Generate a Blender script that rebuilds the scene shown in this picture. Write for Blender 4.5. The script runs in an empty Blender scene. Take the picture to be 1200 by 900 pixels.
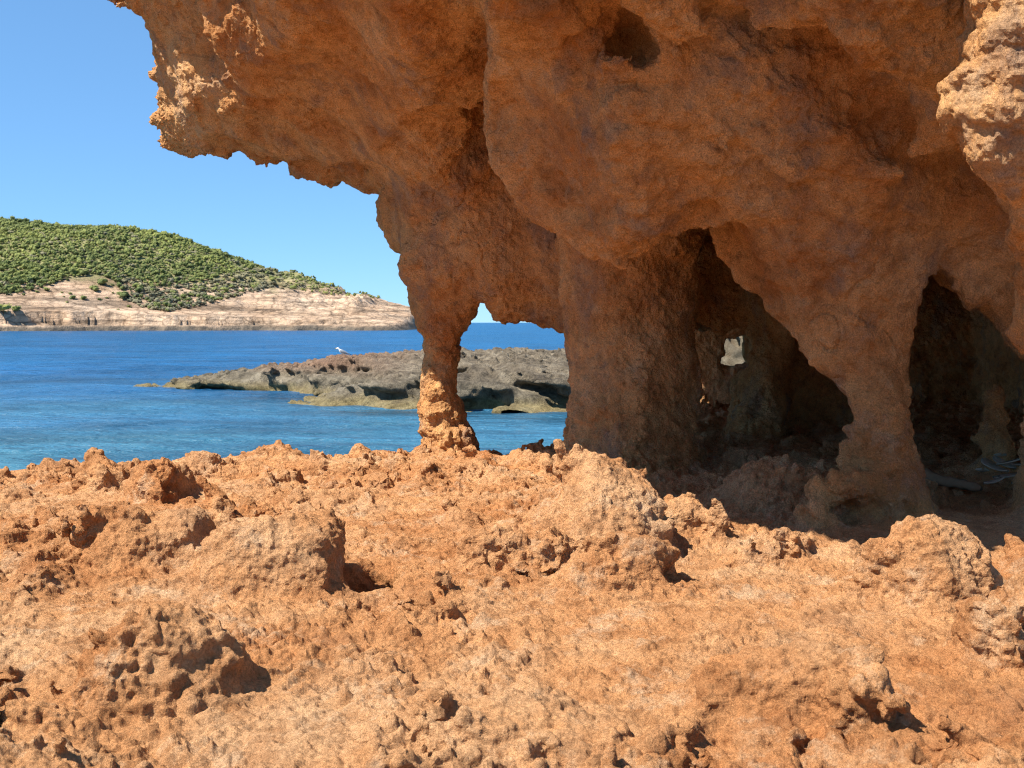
import bpy, bmesh, math, random, time
import numpy as np
T0 = time.time()
random.seed(7)
rng = np.random.default_rng(11)
scene = bpy.context.scene
col = scene.collection

# ------------------------------------------------------------------ camera, sky, sun, exposure
F_PX, W_PX, H_PX = 1287.0, 1200.0, 900.0
PITCH = math.atan(72.0 / F_PX)
cam_d = bpy.data.cameras.new('camera')
cam = bpy.data.objects.new('camera', cam_d); col.objects.link(cam)
cam.rotation_euler = (math.pi / 2 - PITCH, 0, 0)
cam_d.sensor_width = 36.0
cam_d.lens = 36.0 * F_PX / W_PX
cam_d.clip_start = 0.05
cam_d.clip_end = 60000
cam_d.dof.use_dof = True
cam_d.dof.focus_distance = 4.8
cam_d.dof.aperture_fstop = 11.0
scene.camera = cam

SUN_AZ, SUN_EL = math.radians(62), math.radians(54)     # azimuth: from straight behind the camera towards the left
to_sun = np.array([-math.sin(SUN_AZ) * math.cos(SUN_EL), -math.cos(SUN_AZ) * math.cos(SUN_EL), math.sin(SUN_EL)])
world = bpy.data.worlds.new('World'); scene.world = world; world.use_nodes = True
wn, wl = world.node_tree.nodes, world.node_tree.links
bg = wn['Background']
sky = wn.new('ShaderNodeTexSky'); sky.sky_type = 'NISHITA'; sky.sun_disc = False
sky.sun_elevation = SUN_EL
sky.sun_rotation = math.atan2(to_sun[0], to_sun[1])
sky.air_density = 1.0; sky.dust_density = 0.0; sky.ozone_density = 10.0; sky.altitude = 3000
gm = wn.new('ShaderNodeGamma'); gm.inputs[1].default_value = 0.55; wl.new(sky.outputs[0], gm.inputs[0])
tint = wn.new('ShaderNodeVectorMath'); tint.operation = 'MULTIPLY'; tint.inputs[1].default_value = (1.42, 2.1, 2.6); wl.new(gm.outputs[0], tint.inputs[0])
wl.new(tint.outputs[0], bg.inputs[0]); bg.inputs[1].default_value = 0.074
sun_d = bpy.data.lights.new('sun', 'SUN'); sun = bpy.data.objects.new('sun', sun_d); col.objects.link(sun)
sun_d.energy = 5.0; sun_d.angle = math.radians(0.53); sun_d.color = (1.0, 0.95, 0.87)
from mathutils import Vector
sun.rotation_euler = Vector(to_sun).to_track_quat('Z', 'Y').to_euler()
sun.location = (-6, -4, 12)
vs = scene.view_settings
vs.view_transform = 'Standard'; vs.look = 'None'; vs.gamma = 1.0; vs.use_curve_mapping = False
vs.exposure = 1.06
scene.cycles.max_bounces = 8
scene.cycles.diffuse_bounces = 5
scene.cycles.use_denoising = True; scene.cycles.denoiser = 'OPENIMAGEDENOISE'; scene.cycles.denoising_input_passes = 'RGB_ALBEDO_NORMAL'; scene.cycles.denoising_prefilter = 'NONE'
scene.cycles.filter_width = 1.15
scene.cycles.sample_clamp_indirect = 4.0

SEA = -2.5
GZ = -0.9

# ------------------------------------------------------------------ helpers
ST, CT = math.sin(PITCH), math.cos(PITCH)
def P(px, py, Y):
    """point at world depth Y that lies in the direction of the photograph's point (px, py)"""
    a, b = (px - 600) / F_PX, (450 - py) / F_PX
    d = np.array([a, CT + b * ST, -ST + b * CT])
    return d * (Y / d[1])
def pix(x, y, z):
    d = y * CT - z * ST; u = y * ST + z * CT
    return 600 + F_PX * x / d, 450 - F_PX * u / d
def ground_y(py, z=GZ):
    b = (450 - py) / F_PX
    return z * (CT + b * ST) / (-ST + b * CT)

LAT = rng.uniform(-1, 1, (64, 64, 64)).astype(np.float32)
def vnoise(p, scale, seed=0):
    """value noise, p (N,3), result about -1..1"""
    c, s = math.cos(0.7 + seed), math.sin(0.7 + seed)
    x = (p[:, 0] * c - p[:, 1] * s) / scale + seed * 17.3 + 300
    y = (p[:, 0] * s + p[:, 1] * c) / scale + seed * 7.9 + 300
    z = (p[:, 2] + 0.31 * p[:, 0]) / scale + seed * 3.7 + 300
    ix, iy, iz = x.astype(np.int32), y.astype(np.int32), z.astype(np.int32)
    fx, fy, fz = x - ix, y - iy, z - iz
    fx = fx * fx * (3 - 2 * fx); fy = fy * fy * (3 - 2 * fy); fz = fz * fz * (3 - 2 * fz)
    ix &= 63; iy &= 63; iz &= 63
    jx, jy, jz = (ix + 1) & 63, (iy + 1) & 63, (iz + 1) & 63
    a = LAT[ix, iy, iz]; a = a + (LAT[jx, iy, iz] - a) * fx
    b = LAT[ix, jy, iz]; b = b + (LAT[jx, jy, iz] - b) * fx
    a = a + (b - a) * fy
    b = LAT[ix, iy, jz]; b = b + (LAT[jx, iy, jz] - b) * fx
    d = LAT[ix, jy, jz]; d = d + (LAT[jx, jy, jz] - d) * fx
    b = b + (d - b) * fy
    return (a + (b - a) * fz).astype(np.float32)
def fbm(p, scale, octs, seed=0, gain=0.5):
    r = 0; a = 1.0
    for o in range(octs):
        r = r + a * vnoise(p, scale, seed + o * 1.37); scale *= 0.47; a *= gain
    return r

# a tiling 3-D cell texture: distance to the nearest of scattered points (cells of size 1, period 8)
def make_worley(n=8, res=64):
    pts = rng.uniform(0, 1, (n, n, n, 3)).astype(np.float32)
    g = (np.arange(res, dtype=np.float32) + 0.5) * n / res
    X, Y, Z = np.meshgrid(g, g, g, indexing='ij')
    ci, cj, ck = X.astype(int), Y.astype(int), Z.astype(int)
    best = np.full(X.shape, 9.0, np.float32)
    for a in (-1, 0, 1):
        for b in (-1, 0, 1):
            for c in (-1, 0, 1):
                q = pts[(ci + a) % n, (cj + b) % n, (ck + c) % n]
                d = (q[..., 0] + ci + a - X) ** 2 + (q[..., 1] + cj + b - Y) ** 2 + (q[..., 2] + ck + c - Z) ** 2
                best = np.minimum(best, d)
    return np.sqrt(best)
WOR = make_worley()
def worley(p, scale, seed=0):
    r, n = 64, 8
    q = p / scale * (r / n) + 640 + seed * 11.3
    i = q.astype(np.int32); f = q - i; i &= 63; j = (i + 1) & 63
    x0, y0, z0, x1, y1, z1 = i[:, 0], i[:, 1], i[:, 2], j[:, 0], j[:, 1], j[:, 2]
    fx, fy, fz = f[:, 0], f[:, 1], f[:, 2]
    a = WOR[x0, y0, z0] * (1 - fx) + WOR[x1, y0, z0] * fx
    b = WOR[x0, y1, z0] * (1 - fx) + WOR[x1, y1, z0] * fx
    c = WOR[x0, y0, z1] * (1 - fx) + WOR[x1, y0, z1] * fx
    d = WOR[x0, y1, z1] * (1 - fx) + WOR[x1, y1, z1] * fx
    return ((a * (1 - fy) + b * fy) * (1 - fz) + (c * (1 - fy) + d * fy) * fz).astype(np.float32)

def smin(a, b, k):
    h = np.clip(0.5 + 0.5 * (b - a) / k, 0, 1)
    return b + (a - b) * h - k * h * (1 - h)
def smax(a, b, k):
    return -smin(-a, -b, k)
def sstep(x, a, b):
    t = np.clip((x - a) / (b - a), 0, 1); return t * t * (3 - 2 * t)

def chain(p, pts):
    """rounded chain of (x, y, z, r): distance"""
    A = np.array(pts, np.float32); rr = A[:, 3:4]
    lo, hi = (A[:, :3] - rr).min(0), (A[:, :3] + rr).max(0)
    far = np.maximum(np.abs(p - (lo + hi) / 2) - (hi - lo) / 2, 0).max(1)
    near = far < 0.35
    if not near.any(): return far
    if not near.all():
        far[near] = chain_all(p[near], pts); return far
    return chain_all(p, pts)
def chain_all(p, pts):
    best = None
    for k in range(len(pts) - 1):
        a = np.array(pts[k][:3], np.float32); b = np.array(pts[k + 1][:3], np.float32); ba = b - a
        t = np.clip(((p - a) @ ba) / (ba @ ba), 0, 1)
        q = p - a - t[:, None] * ba
        d = np.sqrt((q * q).sum(1)) - (pts[k][3] + (pts[k + 1][3] - pts[k][3]) * t)
        best = d if best is None else np.minimum(best, d)
    return best
def ellipsoid(p, c, r, pw=2.0):
    q = np.abs(p - np.array(c, np.float32)) / np.array(r, np.float32)
    if pw == 2.0:
        k = np.sqrt((q * q).sum(1))
    else:
        k = (q ** pw).sum(1) ** (1.0 / pw)
    return (k - 1) * min(r)

def poly_sdf(pts, px, pz):
    pts = np.array(pts, np.float64); n = len(pts)
    best = np.full(px.shape, 1e9); inside = np.zeros(px.shape, bool)
    for i in range(n):
        ax, az = pts[i]; bx, bz = pts[(i + 1) % n]
        ex, ez = bx - ax, bz - az
        t = np.clip(((px - ax) * ex + (pz - az) * ez) / (ex * ex + ez * ez + 1e-12), 0, 1)
        best = np.minimum(best, (px - ax - t * ex) ** 2 + (pz - az - t * ez) ** 2)
        cr = ((az > pz) != (bz > pz)) & (px < ex * (pz - az) / (ez if abs(ez) > 1e-12 else 1e-12) + ax)
        inside ^= cr
    d = np.sqrt(best)
    return np.where(inside, -d, d)
class Map2:
    """a scalar map over the x-z plane, looked up bilinearly"""
    def __init__(s, fn, x0=-5.0, x1=7.0, z0=-1.6, z1=3.2, h=0.015):
        s.x0, s.z0, s.h = x0, z0, h
        gx = np.arange(x0, x1, h); gz = np.arange(z0, z1, h)
        X, Z = np.meshgrid(gx, gz, indexing='ij')
        s.a = fn(X, Z).astype(np.float32)
    def __call__(s, x, z):
        u = np.clip((x - s.x0) / s.h, 0, s.a.shape[0] - 1.001); v = np.clip((z - s.z0) / s.h, 0, s.a.shape[1] - 1.001)
        i = u.astype(np.int32); j = v.astype(np.int32); fu = u - i; fv = v - j
        return (s.a[i, j] * (1 - fu) + s.a[i + 1, j] * fu) * (1 - fv) + (s.a[i, j + 1] * (1 - fu) + s.a[i + 1, j + 1] * fu) * fv
def relief(ctrl, extra=()):
    """smooth depth over the x-z plane through the control points (px, py, Y); returns the map and a scale for distances"""
    q = np.array([P(*c) for c in ctrl] + [np.array(e, float) for e in extra]); xz = q[:, [0, 2]]; n = len(q)
    K = np.linalg.norm(xz[:, None] - xz[None], axis=2) + np.eye(n) * 0.05
    A = np.zeros((n + 3, n + 3)); A[:n, :n] = K; A[:n, n] = 1; A[:n, n + 1:] = xz; A[n, :n] = 1; A[n + 1:, :n] = xz.T
    w = np.linalg.solve(A, np.concatenate([q[:, 1], np.zeros(3)]))
    def fn(X, Z):
        r = w[n] + w[n + 1] * X + w[n + 2] * Z
        for k in range(n):
            r = r + w[k] * np.sqrt((X - xz[k, 0]) ** 2 + (Z - xz[k, 1]) ** 2 + 0.003)
        lo = np.interp(X, [-2.6, -1.62, -1.45, -1.3, -0.62, 0.3, 3], [6.6, 5.3, 4.4, 3.95, 2.75, 2.55, 2.6])
        r = np.maximum(r, lo - 5.0 * np.maximum(1.75 - Z, 0))
        return np.clip(r, 2.4, 9.5)
    m = Map2(fn)
    for _ in range(3):                      # soften steep folds
        for ax in (0, 1):
            c = np.cumsum(np.concatenate([np.repeat(np.take(m.a, [0], ax), 5, ax), m.a, np.repeat(np.take(m.a, [-1], ax), 4, ax)], ax), axis=ax, dtype=np.float64)
            k = m.a.shape[ax]
            m.a = ((np.take(c, range(9, k + 9), ax) - np.take(c, range(0, k), ax)) / 9).astype(np.float32)
    g = np.gradient(m.a, m.h)
    s = Map2.__new__(Map2); s.x0, s.z0, s.h = m.x0, m.z0, m.h
    s.a = np.maximum(1 / np.sqrt(1 + g[0] ** 2 + g[1] ** 2), 0.3).astype(np.float32)
    return m, s
def outline(pts, F):
    """picture outline -> x-z polygon on the relief F (a number is a fixed depth)"""
    out = []
    for (px, py) in pts:
        y = 5.0
        if callable(F):
            for _ in range(25):
                q = P(px, py, y); y = 0.5 * y + 0.5 * float(F(np.array([q[0]]), np.array([q[2]]))[0])
        else:
            y = F
        q = P(px, py, y); out.append((q[0], q[2]))
    return out

# ------------------------------------------------------------------ sparse surface mesher
from concurrent.futures import ThreadPoolExecutor
POOL = ThreadPoolExecutor(4)
def run(fn, pts, k=1):
    out = np.empty((len(pts), k), np.float32)
    def job(a):
        out[a:a + 50000] = fn(pts[a:a + 50000].astype(np.float32)).reshape(-1, k)
    list(POOL.map(job, range(0, len(pts), 50000)))
    return out
def mesh_field(base, detail, to_world, dims, cell, k=1, margin=0.03, margin2=0.012):
    """base(p)->(N,k) smooth distances, detail(p, b)->distance with the fine relief; to_world(ijk)->p, cell(p)->local cell size. Returns vertices, quads"""
    dims = np.array(dims)
    def full(p):
        return detail(p, base(p).reshape(len(p), k))
    def cheap(p):
        return base(p).reshape(len(p), k).min(1)
    nb = dims // 16 + 1
    I = np.stack(np.meshgrid(*[np.arange(n) for n in nb], indexing='ij'), -1).reshape(-1, 3)
    c = to_world(I * 16.0 + 8)
    v = run(cheap, c)[:, 0]
    I = I[np.abs(v) < 1.25 * 0.87 * 16 * cell(c) + margin]
    off4 = np.stack(np.meshgrid(*[np.arange(4)] * 3, indexing='ij'), -1).reshape(-1, 3)
    I = (I[:, None] * 4 + off4[None]).reshape(-1, 3)
    I = I[(I * 4 < dims).all(1)]
    c = to_world(I * 4.0 + 2)
    v = run(full, c)[:, 0]
    I = I[np.abs(v) < 1.0 * 0.87 * 4 * cell(c) + margin2]
    off3 = np.stack(np.meshgrid(*[np.arange(3)] * 3, indexing='ij'), -1).reshape(-1, 3)
    off5 = np.stack(np.meshgrid(*[np.arange(5)] * 3, indexing='ij'), -1).reshape(-1, 3)
    def blocks(I):
        ib = I * 4
        B = run(base, to_world((ib[:, None] + off3[None] * 2).reshape(-1, 3).astype(np.float64)), k).reshape(-1, 3, 3, 3, k)
        for ax in (1, 2, 3):                  # refine the smooth field from every second to every grid point
            sh = list(B.shape); sh[ax] = 5; E = np.empty(sh, np.float32)
            sl = lambda a, b_, c_: tuple(slice(a, b_, c_) if t == ax else slice(None) for t in range(5))
            E[sl(0, 5, 2)] = B; E[sl(1, 5, 2)] = 0.5 * (B[sl(0, 2, 1)] + B[sl(1, 3, 1)]); B = E
        B = B.reshape(-1, k); V = np.empty(len(B), np.float32)
        def job(a):
            n = min(400, len(I) - a)
            p = to_world((ib[a:a + n, None] + off5[None]).reshape(-1, 3).astype(np.float64)).astype(np.float32)
            V[a * 125:(a + n) * 125] = detail(p, B[a * 125:(a + n) * 125])
        list(POOL.map(job, range(0, len(I), 400)))
        return V.reshape(-1, 5, 5, 5)
    bid = lambda a: (a[:, 0].astype(np.int64) * 4096 + a[:, 1]) * 4096 + a[:, 2]
    known = np.sort(bid(I)); todo = I; allI, allV = [], []
    for _ in range(30):                       # follow the surface into neighbouring blocks until it closes
        V = blocks(todo); S = V < 0; allI.append(todo); allV.append(V); new = []
        for ax in range(3):
            for side in (0, 1):
                f = S.take(4 * side, axis=1 + ax).reshape(len(S), -1); m = f.any(1) & ~f.all(1)
                nb = todo[m].copy(); nb[:, ax] += 2 * side - 1; new.append(nb)
        new = np.concatenate(new); new = new[((new >= 0) & (new * 4 < dims)).all(1)]
        ids = bid(new); ids, first = np.unique(ids, return_index=True); new = new[first]
        pos = np.minimum(np.searchsorted(known, ids), len(known) - 1); new = new[known[pos] != ids]
        if len(new) == 0: break
        todo = new; known = np.sort(np.concatenate([known, bid(new)]))
    I = np.concatenate(allI); V = np.concatenate(allV); base_i = I * 4
    D = dims + 8
    def gid(a):
        return (a[:, 0].astype(np.int64) * D[1] + a[:, 1]) * D[2] + a[:, 2]
    S = V < 0
    cnt = sum(S[:, a:a + 4, b:b + 4, d:d + 4].astype(np.int8) for a in (0, 1) for b in (0, 1) for d in (0, 1))
    bi, ci, cj, ck = np.nonzero((cnt > 0) & (cnt < 8))
    cellidx = base_i[bi] + np.stack([ci, cj, ck], 1)
    acc = np.zeros((len(bi), 3), np.float32); n = np.zeros(len(bi), np.float32)
    for ax in range(3):
        for a in (0, 1):
            for b in (0, 1):
                o0 = [0, 0, 0]; o0[(ax + 1) % 3] = a; o0[(ax + 2) % 3] = b
                o1 = list(o0); o1[ax] = 1
                v0 = V[bi, ci + o0[0], cj + o0[1], ck + o0[2]]; v1 = V[bi, ci + o1[0], cj + o1[1], ck + o1[2]]
                m = (v0 < 0) != (v1 < 0)
                t = np.where(m, v0 / np.where(m, v0 - v1, 1), 0)
                pos = np.array(o0, np.float32)[None].repeat(len(bi), 0); pos[:, ax] += t
                acc += pos * m[:, None]; n += m
    verts = to_world(cellidx + acc / n[:, None])
    ids = gid(cellidx + 4); order = np.argsort(ids); sid = ids[order]
    def look(c):
        k = gid(c + 4); p = np.searchsorted(sid, k); p[p >= len(sid)] = len(sid) - 1
        return np.where(sid[p] == k, order[p], -1)
    quads = []
    for ax in range(3):
        sl0 = [slice(0, 4)] * 3; sl1 = [slice(0, 4)] * 3; sl1[ax] = slice(1, 5)
        A = S[(slice(None), *sl0)]; B = S[(slice(None), *sl1)]
        b, i, j, k = np.nonzero(A != B)
        e = base_i[b] + np.stack([i, j, k], 1)
        u, w = np.zeros(3, int), np.zeros(3, int); u[(ax + 1) % 3] = 1; w[(ax + 2) % 3] = 1
        q = np.stack([look(e - u - w), look(e - w), look(e), look(e - u)], 1)
        flip = ~A[b, i, j, k]
        q[flip] = q[flip][:, ::-1]
        quads.append(q[(q >= 0).all(1)])
    return verts.astype(np.float32), np.concatenate(quads)

def vnormals(v, q):
    d = np.cross(v[q[:, 2]] - v[q[:, 0]], v[q[:, 3]] - v[q[:, 1]])
    n = np.stack([sum(np.bincount(q[:, k], d[:, a], len(v)) for k in range(4)) for a in range(3)], 1)
    return (n / (np.linalg.norm(n, axis=1, keepdims=True) + 1e-12)).astype(np.float32)
def pieces(q, n):
    """label of the connected piece of every face"""
    lab = np.arange(n)
    while True:
        m = lab[q].min(1); old = lab.copy()
        for k in range(4): np.minimum.at(lab, q[:, k], m)
        for _ in range(4): lab = lab[lab]
        if (lab == old).all(): return lab[q[:, 0]]
def subset(v, q, sel):
    q = q[sel]; used = np.unique(q); m = np.full(len(v), -1, np.int64); m[used] = np.arange(len(used))
    return v[used], m[q]
def np_mesh(name, v, q, mat, smooth=True):
    me = bpy.data.meshes.new(name)
    me.vertices.add(len(v)); me.vertices.foreach_set('co', np.ascontiguousarray(v, np.float32).ravel())
    k = q.shape[1]; keep = np.ones(q.shape, bool)
    if k == 4: keep[:, 3] = q[:, 3] != q[:, 2]             # a quad with a repeated corner is a triangle
    cnt = keep.sum(1); flat = q[keep].astype(np.int32)
    me.loops.add(len(flat)); me.loops.foreach_set('vertex_index', flat)
    me.polygons.add(len(q)); me.polygons.foreach_set('loop_start', np.concatenate([[0], np.cumsum(cnt)[:-1]]).astype(np.int32))
    me.polygons.foreach_set('use_smooth', np.full(len(q), smooth))
    me.update(calc_edges=True); me.validate()
    if mat: me.materials.append(mat)
    return me
def obj(name, me, parent=None, label=None, cat=None, group=None, kind=None):
    o = bpy.data.objects.new(name, me); col.objects.link(o)
    if parent is not None: o.parent = parent
    if label: o['label'] = label
    if cat: o['category'] = cat
    if group: o['group'] = group
    if kind: o['kind'] = kind
    return o

# ------------------------------------------------------------------ materials
def new_mat(name, rough=0.9, spec=0.2):
    m = bpy.data.materials.new(name); m.use_nodes = True
    nt = m.node_tree; b = nt.nodes['Principled BSDF']
    b.inputs['Roughness'].default_value = rough
    b.inputs['Specular IOR Level'].default_value = spec
    return m, nt.nodes, nt.links, b
def n_noise(N, L, vec, scale, detail=4, rough=0.55, stretch=None):
    if stretch:
        mp = N.new('ShaderNodeMapping'); mp.inputs['Scale'].default_value = stretch
        L.new(vec, mp.inputs['Vector']); vec = mp.outputs[0]
    t = N.new('ShaderNodeTexNoise'); t.inputs['Scale'].default_value = scale
    t.inputs['Detail'].default_value = detail; t.inputs['Roughness'].default_value = rough
    L.new(vec, t.inputs['Vector']); return t.outputs['Fac']
def n_ramp(N, L, fac, stops):
    r = N.new('ShaderNodeValToRGB'); e = r.color_ramp.elements
    while len(e) < len(stops): e.new(0.5)
    for k, (p, c) in enumerate(stops):
        e[k].position = p; e[k].color = (*c, 1) if len(c) == 3 else c
    L.new(fac, r.inputs[0]); return r.outputs[0]
def n_mix(N, L, fac, a, b, mode='MIX'):
    m = N.new('ShaderNodeMix'); m.data_type = 'RGBA'; m.blend_type = mode
    if isinstance(fac, float): m.inputs[0].default_value = fac
    else: L.new(fac, m.inputs[0])
    for s, x in ((6, a), (7, b)):
        if isinstance(x, tuple): m.inputs[s].default_value = (*x, 1)
        else: L.new(x, m.inputs[s])
    return m.outputs[2]
def n_bump(N, L, b, layers):
    prev = None
    for (h, strength, dist) in layers:
        bp = N.new('ShaderNodeBump'); bp.inputs['Strength'].default_value = strength; bp.inputs['Distance'].default_value = dist
        L.new(h, bp.inputs['Height'])
        if prev: L.new(prev, bp.inputs['Normal'])
        prev = bp.outputs[0]
    L.new(prev, b.inputs['Normal'])
def grey(v): return (v, v, v)

def rock_material(name, c_lo, c_mid, c_hi, grey_c, grey_amt, pale_c, pale_amt, grain=1.0):
    m, N, L, b = new_mat(name, 0.95, 0.06)
    g = N.new('ShaderNodeNewGeometry'); pos = g.outputs['Position']
    big = n_noise(N, L, pos, 1.7, 8, 0.65)
    c = n_ramp(N, L, big, [(0.35, c_lo), (0.5, c_mid), (0.66, c_hi)])
    mid = n_noise(N, L, pos, 10, 10, 0.72)
    c = n_mix(N, L, 0.85, c, n_ramp(N, L, mid, [(0.32, (0.58, 0.5, 0.45)), (0.5, grey(1.0)), (0.68, (1.22, 1.22, 1.2))]), 'MULTIPLY')
    st = n_noise(N, L, pos, 3.2, 8, 0.68, (1, 1, 0.55))
    gm = n_ramp(N, L, st, [(0.52, grey(0)), (0.66, grey(grey_amt))])
    c = n_mix(N, L, gm, c, grey_c)
    st2 = n_noise(N, L, pos, 5.3, 10, 0.78)
    pm = n_ramp(N, L, st2, [(0.53, grey(0)), (0.66, grey(pale_amt))])
    c = n_mix(N, L, pm, c, pale_c)
    gr = n_noise(N, L, pos, 150, 4, 0.8)
    c = n_mix(N, L, 0.75 * grain, c, n_ramp(N, L, gr, [(0.33, (0.52, 0.48, 0.45)), (0.5, grey(1.0)), (0.67, (1.36, 1.38, 1.4))]), 'MULTIPLY')
    L.new(c, b.inputs['Base Color'])
    f1 = n_noise(N, L, pos, 30, 10, 0.78); f2 = n_noise(N, L, pos, 130, 6, 0.8)
    vo = N.new('ShaderNodeTexVoronoi'); vo.inputs['Scale'].default_value = 75; L.new(pos, vo.inputs['Vector'])
    vr = n_ramp(N, L, vo.outputs['Distance'], [(0.0, grey(0)), (0.45, grey(1.0))])
    n_bump(N, L, b, [(f1, 1.0, 0.022), (vr, 0.55, 0.006), (f2, 1.0, 0.014)])
    return m
MAT_ROCK = rock_material('weathered orange sandstone', (0.54, 0.23, 0.08), (0.71, 0.365, 0.145), (0.80, 0.475, 0.225),
                         (0.36, 0.245, 0.18), 0.75, (0.74, 0.50, 0.29), 0.5)
MAT_GROUND = rock_material('sunbleached orange sandstone', (0.53, 0.222, 0.082), (0.645, 0.318, 0.136), (0.72, 0.425, 0.22),
                           (0.44, 0.245, 0.135), 0.35, (0.78, 0.55, 0.34), 0.6)

# ------------------------------------------------------------------ the sandstone shore: overhang, pillars, cave, ground, outcrops
FA, FAs = relief([(60, -60, 7.2), (120, 0, 7.0), (150, 10, 7.0), (185, 85, 7.4), (200, 150, 7.6), (250, 60, 6.7), (300, 0, 5.9), (300, 100, 6.9), (300, 180, 7.5),
                  (385, -20, 4.9), (400, 60, 5.7), (400, 130, 6.6), (400, 195, 7.3), (450, 0, 4.7), (450, 100, 5.7), (450, 200, 6.9),
                  (520, 60, 5.0), (600, 0, 4.6), (600, 100, 5.7), (560, 200, 6.4), (500, 300, 6.75), (520, 380, 6.9), (600, 300, 6.5), (650, 370, 6.75),
                  (640, 260, 6.5), (700, 200, 6.3), (720, 300, 6.2), (780, 380, 6.2), (600, -200, 3.5), (750, -150, 3.4), (150, -200, 7.2), (60, -250, 7.4)],
                 extra=[(-0.9, 4.5, 1.5), (-1.36, 3.95, 2.2), (-0.62, 2.8, 2.2), (-1.55, 5.9, 1.6), (-1.61, 6.25, 1.5), (-1.8, 6.7, 1.5), (-2.2, 6.6, 2.2), (0.4, 2.7, 2.2)])
POLY_A = outline([(20, -60), (100, -4), (150, 8), (176, 45), (183, 60), (186, 88), (200, 125), (205, 142), (192, 154), (200, 166), (222, 168), (240, 165),
                  (262, 175), (295, 187), (312, 183), (330, 180), (345, 188), (362, 192), (378, 205), (400, 203), (410, 200), (438, 215), (452, 213), (456, 225),
                  (450, 240), (452, 262), (466, 290), (483, 315), (488, 345), (492, 375), (500, 392), (530, 392), (540, 378), (550, 358), (562, 350), (577, 360), (585, 374),
                  (600, 376), (622, 370), (640, 378), (662, 388), (760, 392), (800, 300), (800, -400), (-60, -400), (-60, -120)], FA)
MA = Map2(lambda x, z: poly_sdf(POLY_A, x, z))
E1 = outline([(278, -200), (285, 10), (310, 32), (328, 54), (340, 46), (370, 58), (402, 84), (414, 74), (406, 40), (420, 22), (480, 46), (540, 52), (585, 80), (628, 92), (640, 60), (700, -200)], FA)
ME1 = Map2(lambda x, z: poly_sdf(E1, x, z))
E2 = outline([(262, -200), (272, 60), (290, 112), (318, 148), (345, 142), (362, 172), (392, 186), (430, 186), (470, 150), (540, 110), (620, 100), (700, -200)], FA)
ME2 = Map2(lambda x, z: poly_sdf(E2, x, z))
FB, FBs = relief([(575, 90, 4.7), (600, 170, 4.85), (625, 240, 5.0), (650, 258, 4.95), (700, 285, 4.8), (735, 310, 4.7), (775, 295, 4.7), (600, 60, 4.35), (600, 0, 3.9),
                  (735, 0, 3.75), (735, 150, 4.15), (735, 250, 4.5), (820, 270, 4.6), (865, 285, 4.55), (865, 210, 4.3), (870, 40, 3.95), (870, 120, 4.1), (940, 340, 4.5), (940, 250, 4.35),
                  (1000, 430, 4.45), (1030, 360, 4.4), (1080, 330, 4.45), (1100, 300, 4.5), (1150, 330, 4.55), (1150, 250, 4.35), (1100, 170, 4.0), (1040, 100, 3.75), (1000, 0, 3.5),
                  (1250, 300, 4.4), (1250, 100, 3.7), (1400, 300, 4.3), (1400, 0, 3.4), (600, -200, 3.35), (800, -200, 3.2), (1000, -200, 3.1), (1300, -200, 3.1), (600, -350, 3.1)],
                 extra=[(-0.62, 2.8, 2.2), (0.3, 2.6, 2.2), (1.2, 2.65, 2.2), (2.5, 2.7, 2.2)])
POLY_B = outline([(560, -400), (576, 60), (580, 100), (592, 135), (600, 175), (612, 215), (628, 246), (655, 262), (700, 287), (722, 303), (735, 313), (752, 304), (775, 296), (800, 282), (825, 276),
                  (848, 277), (858, 258), (872, 264), (888, 296), (910, 316), (930, 334), (938, 384), (952, 412), (990, 446), (1014, 470), (1056, 470), (1068, 430), (1072, 400), (1079, 345), (1091, 308), (1105, 296),
                  (1120, 318), (1130, 342), (1139, 356), (1150, 338), (1165, 344), (1182, 372), (1195, 412), (1300, 440), (1335, 520), (1345, 800), (2800, 800), (2800, -400)], FB)
MB = Map2(lambda x, z: poly_sdf(POLY_B, x, z))
POLY_D = outline([(958, -300), (962, 12), (978, 18), (990, 40), (1004, 75), (1030, 110), (1060, 140), (1100, 165), (1140, 186), (1210, 260), (2600, 280), (2600, -300)], FB)
MD = Map2(lambda x, z: poly_sdf(POLY_D, x, z))
Y_PART = 8.0
PART_OPEN = outline([(812, 376), (835, 384), (846, 388), (862, 384), (880, 388), (884, 428), (866, 442), (864, 470), (858, 510), (846, 545), (818, 556), (802, 520), (806, 440)], Y_PART)
MPO = Map2(lambda x, z: poly_sdf(PART_OPEN, x, z))
Y_BACK = 10.45
BACK_OPEN = outline([(848, 404), (851, 396), (861, 396), (866, 391), (877, 388), (882, 398), (877, 409), (883, 428), (870, 428), (858, 434), (841, 427), (846, 419), (855, 414)], Y_BACK)
MBO = Map2(lambda x, z: poly_sdf(BACK_OPEN, x, z))

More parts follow.
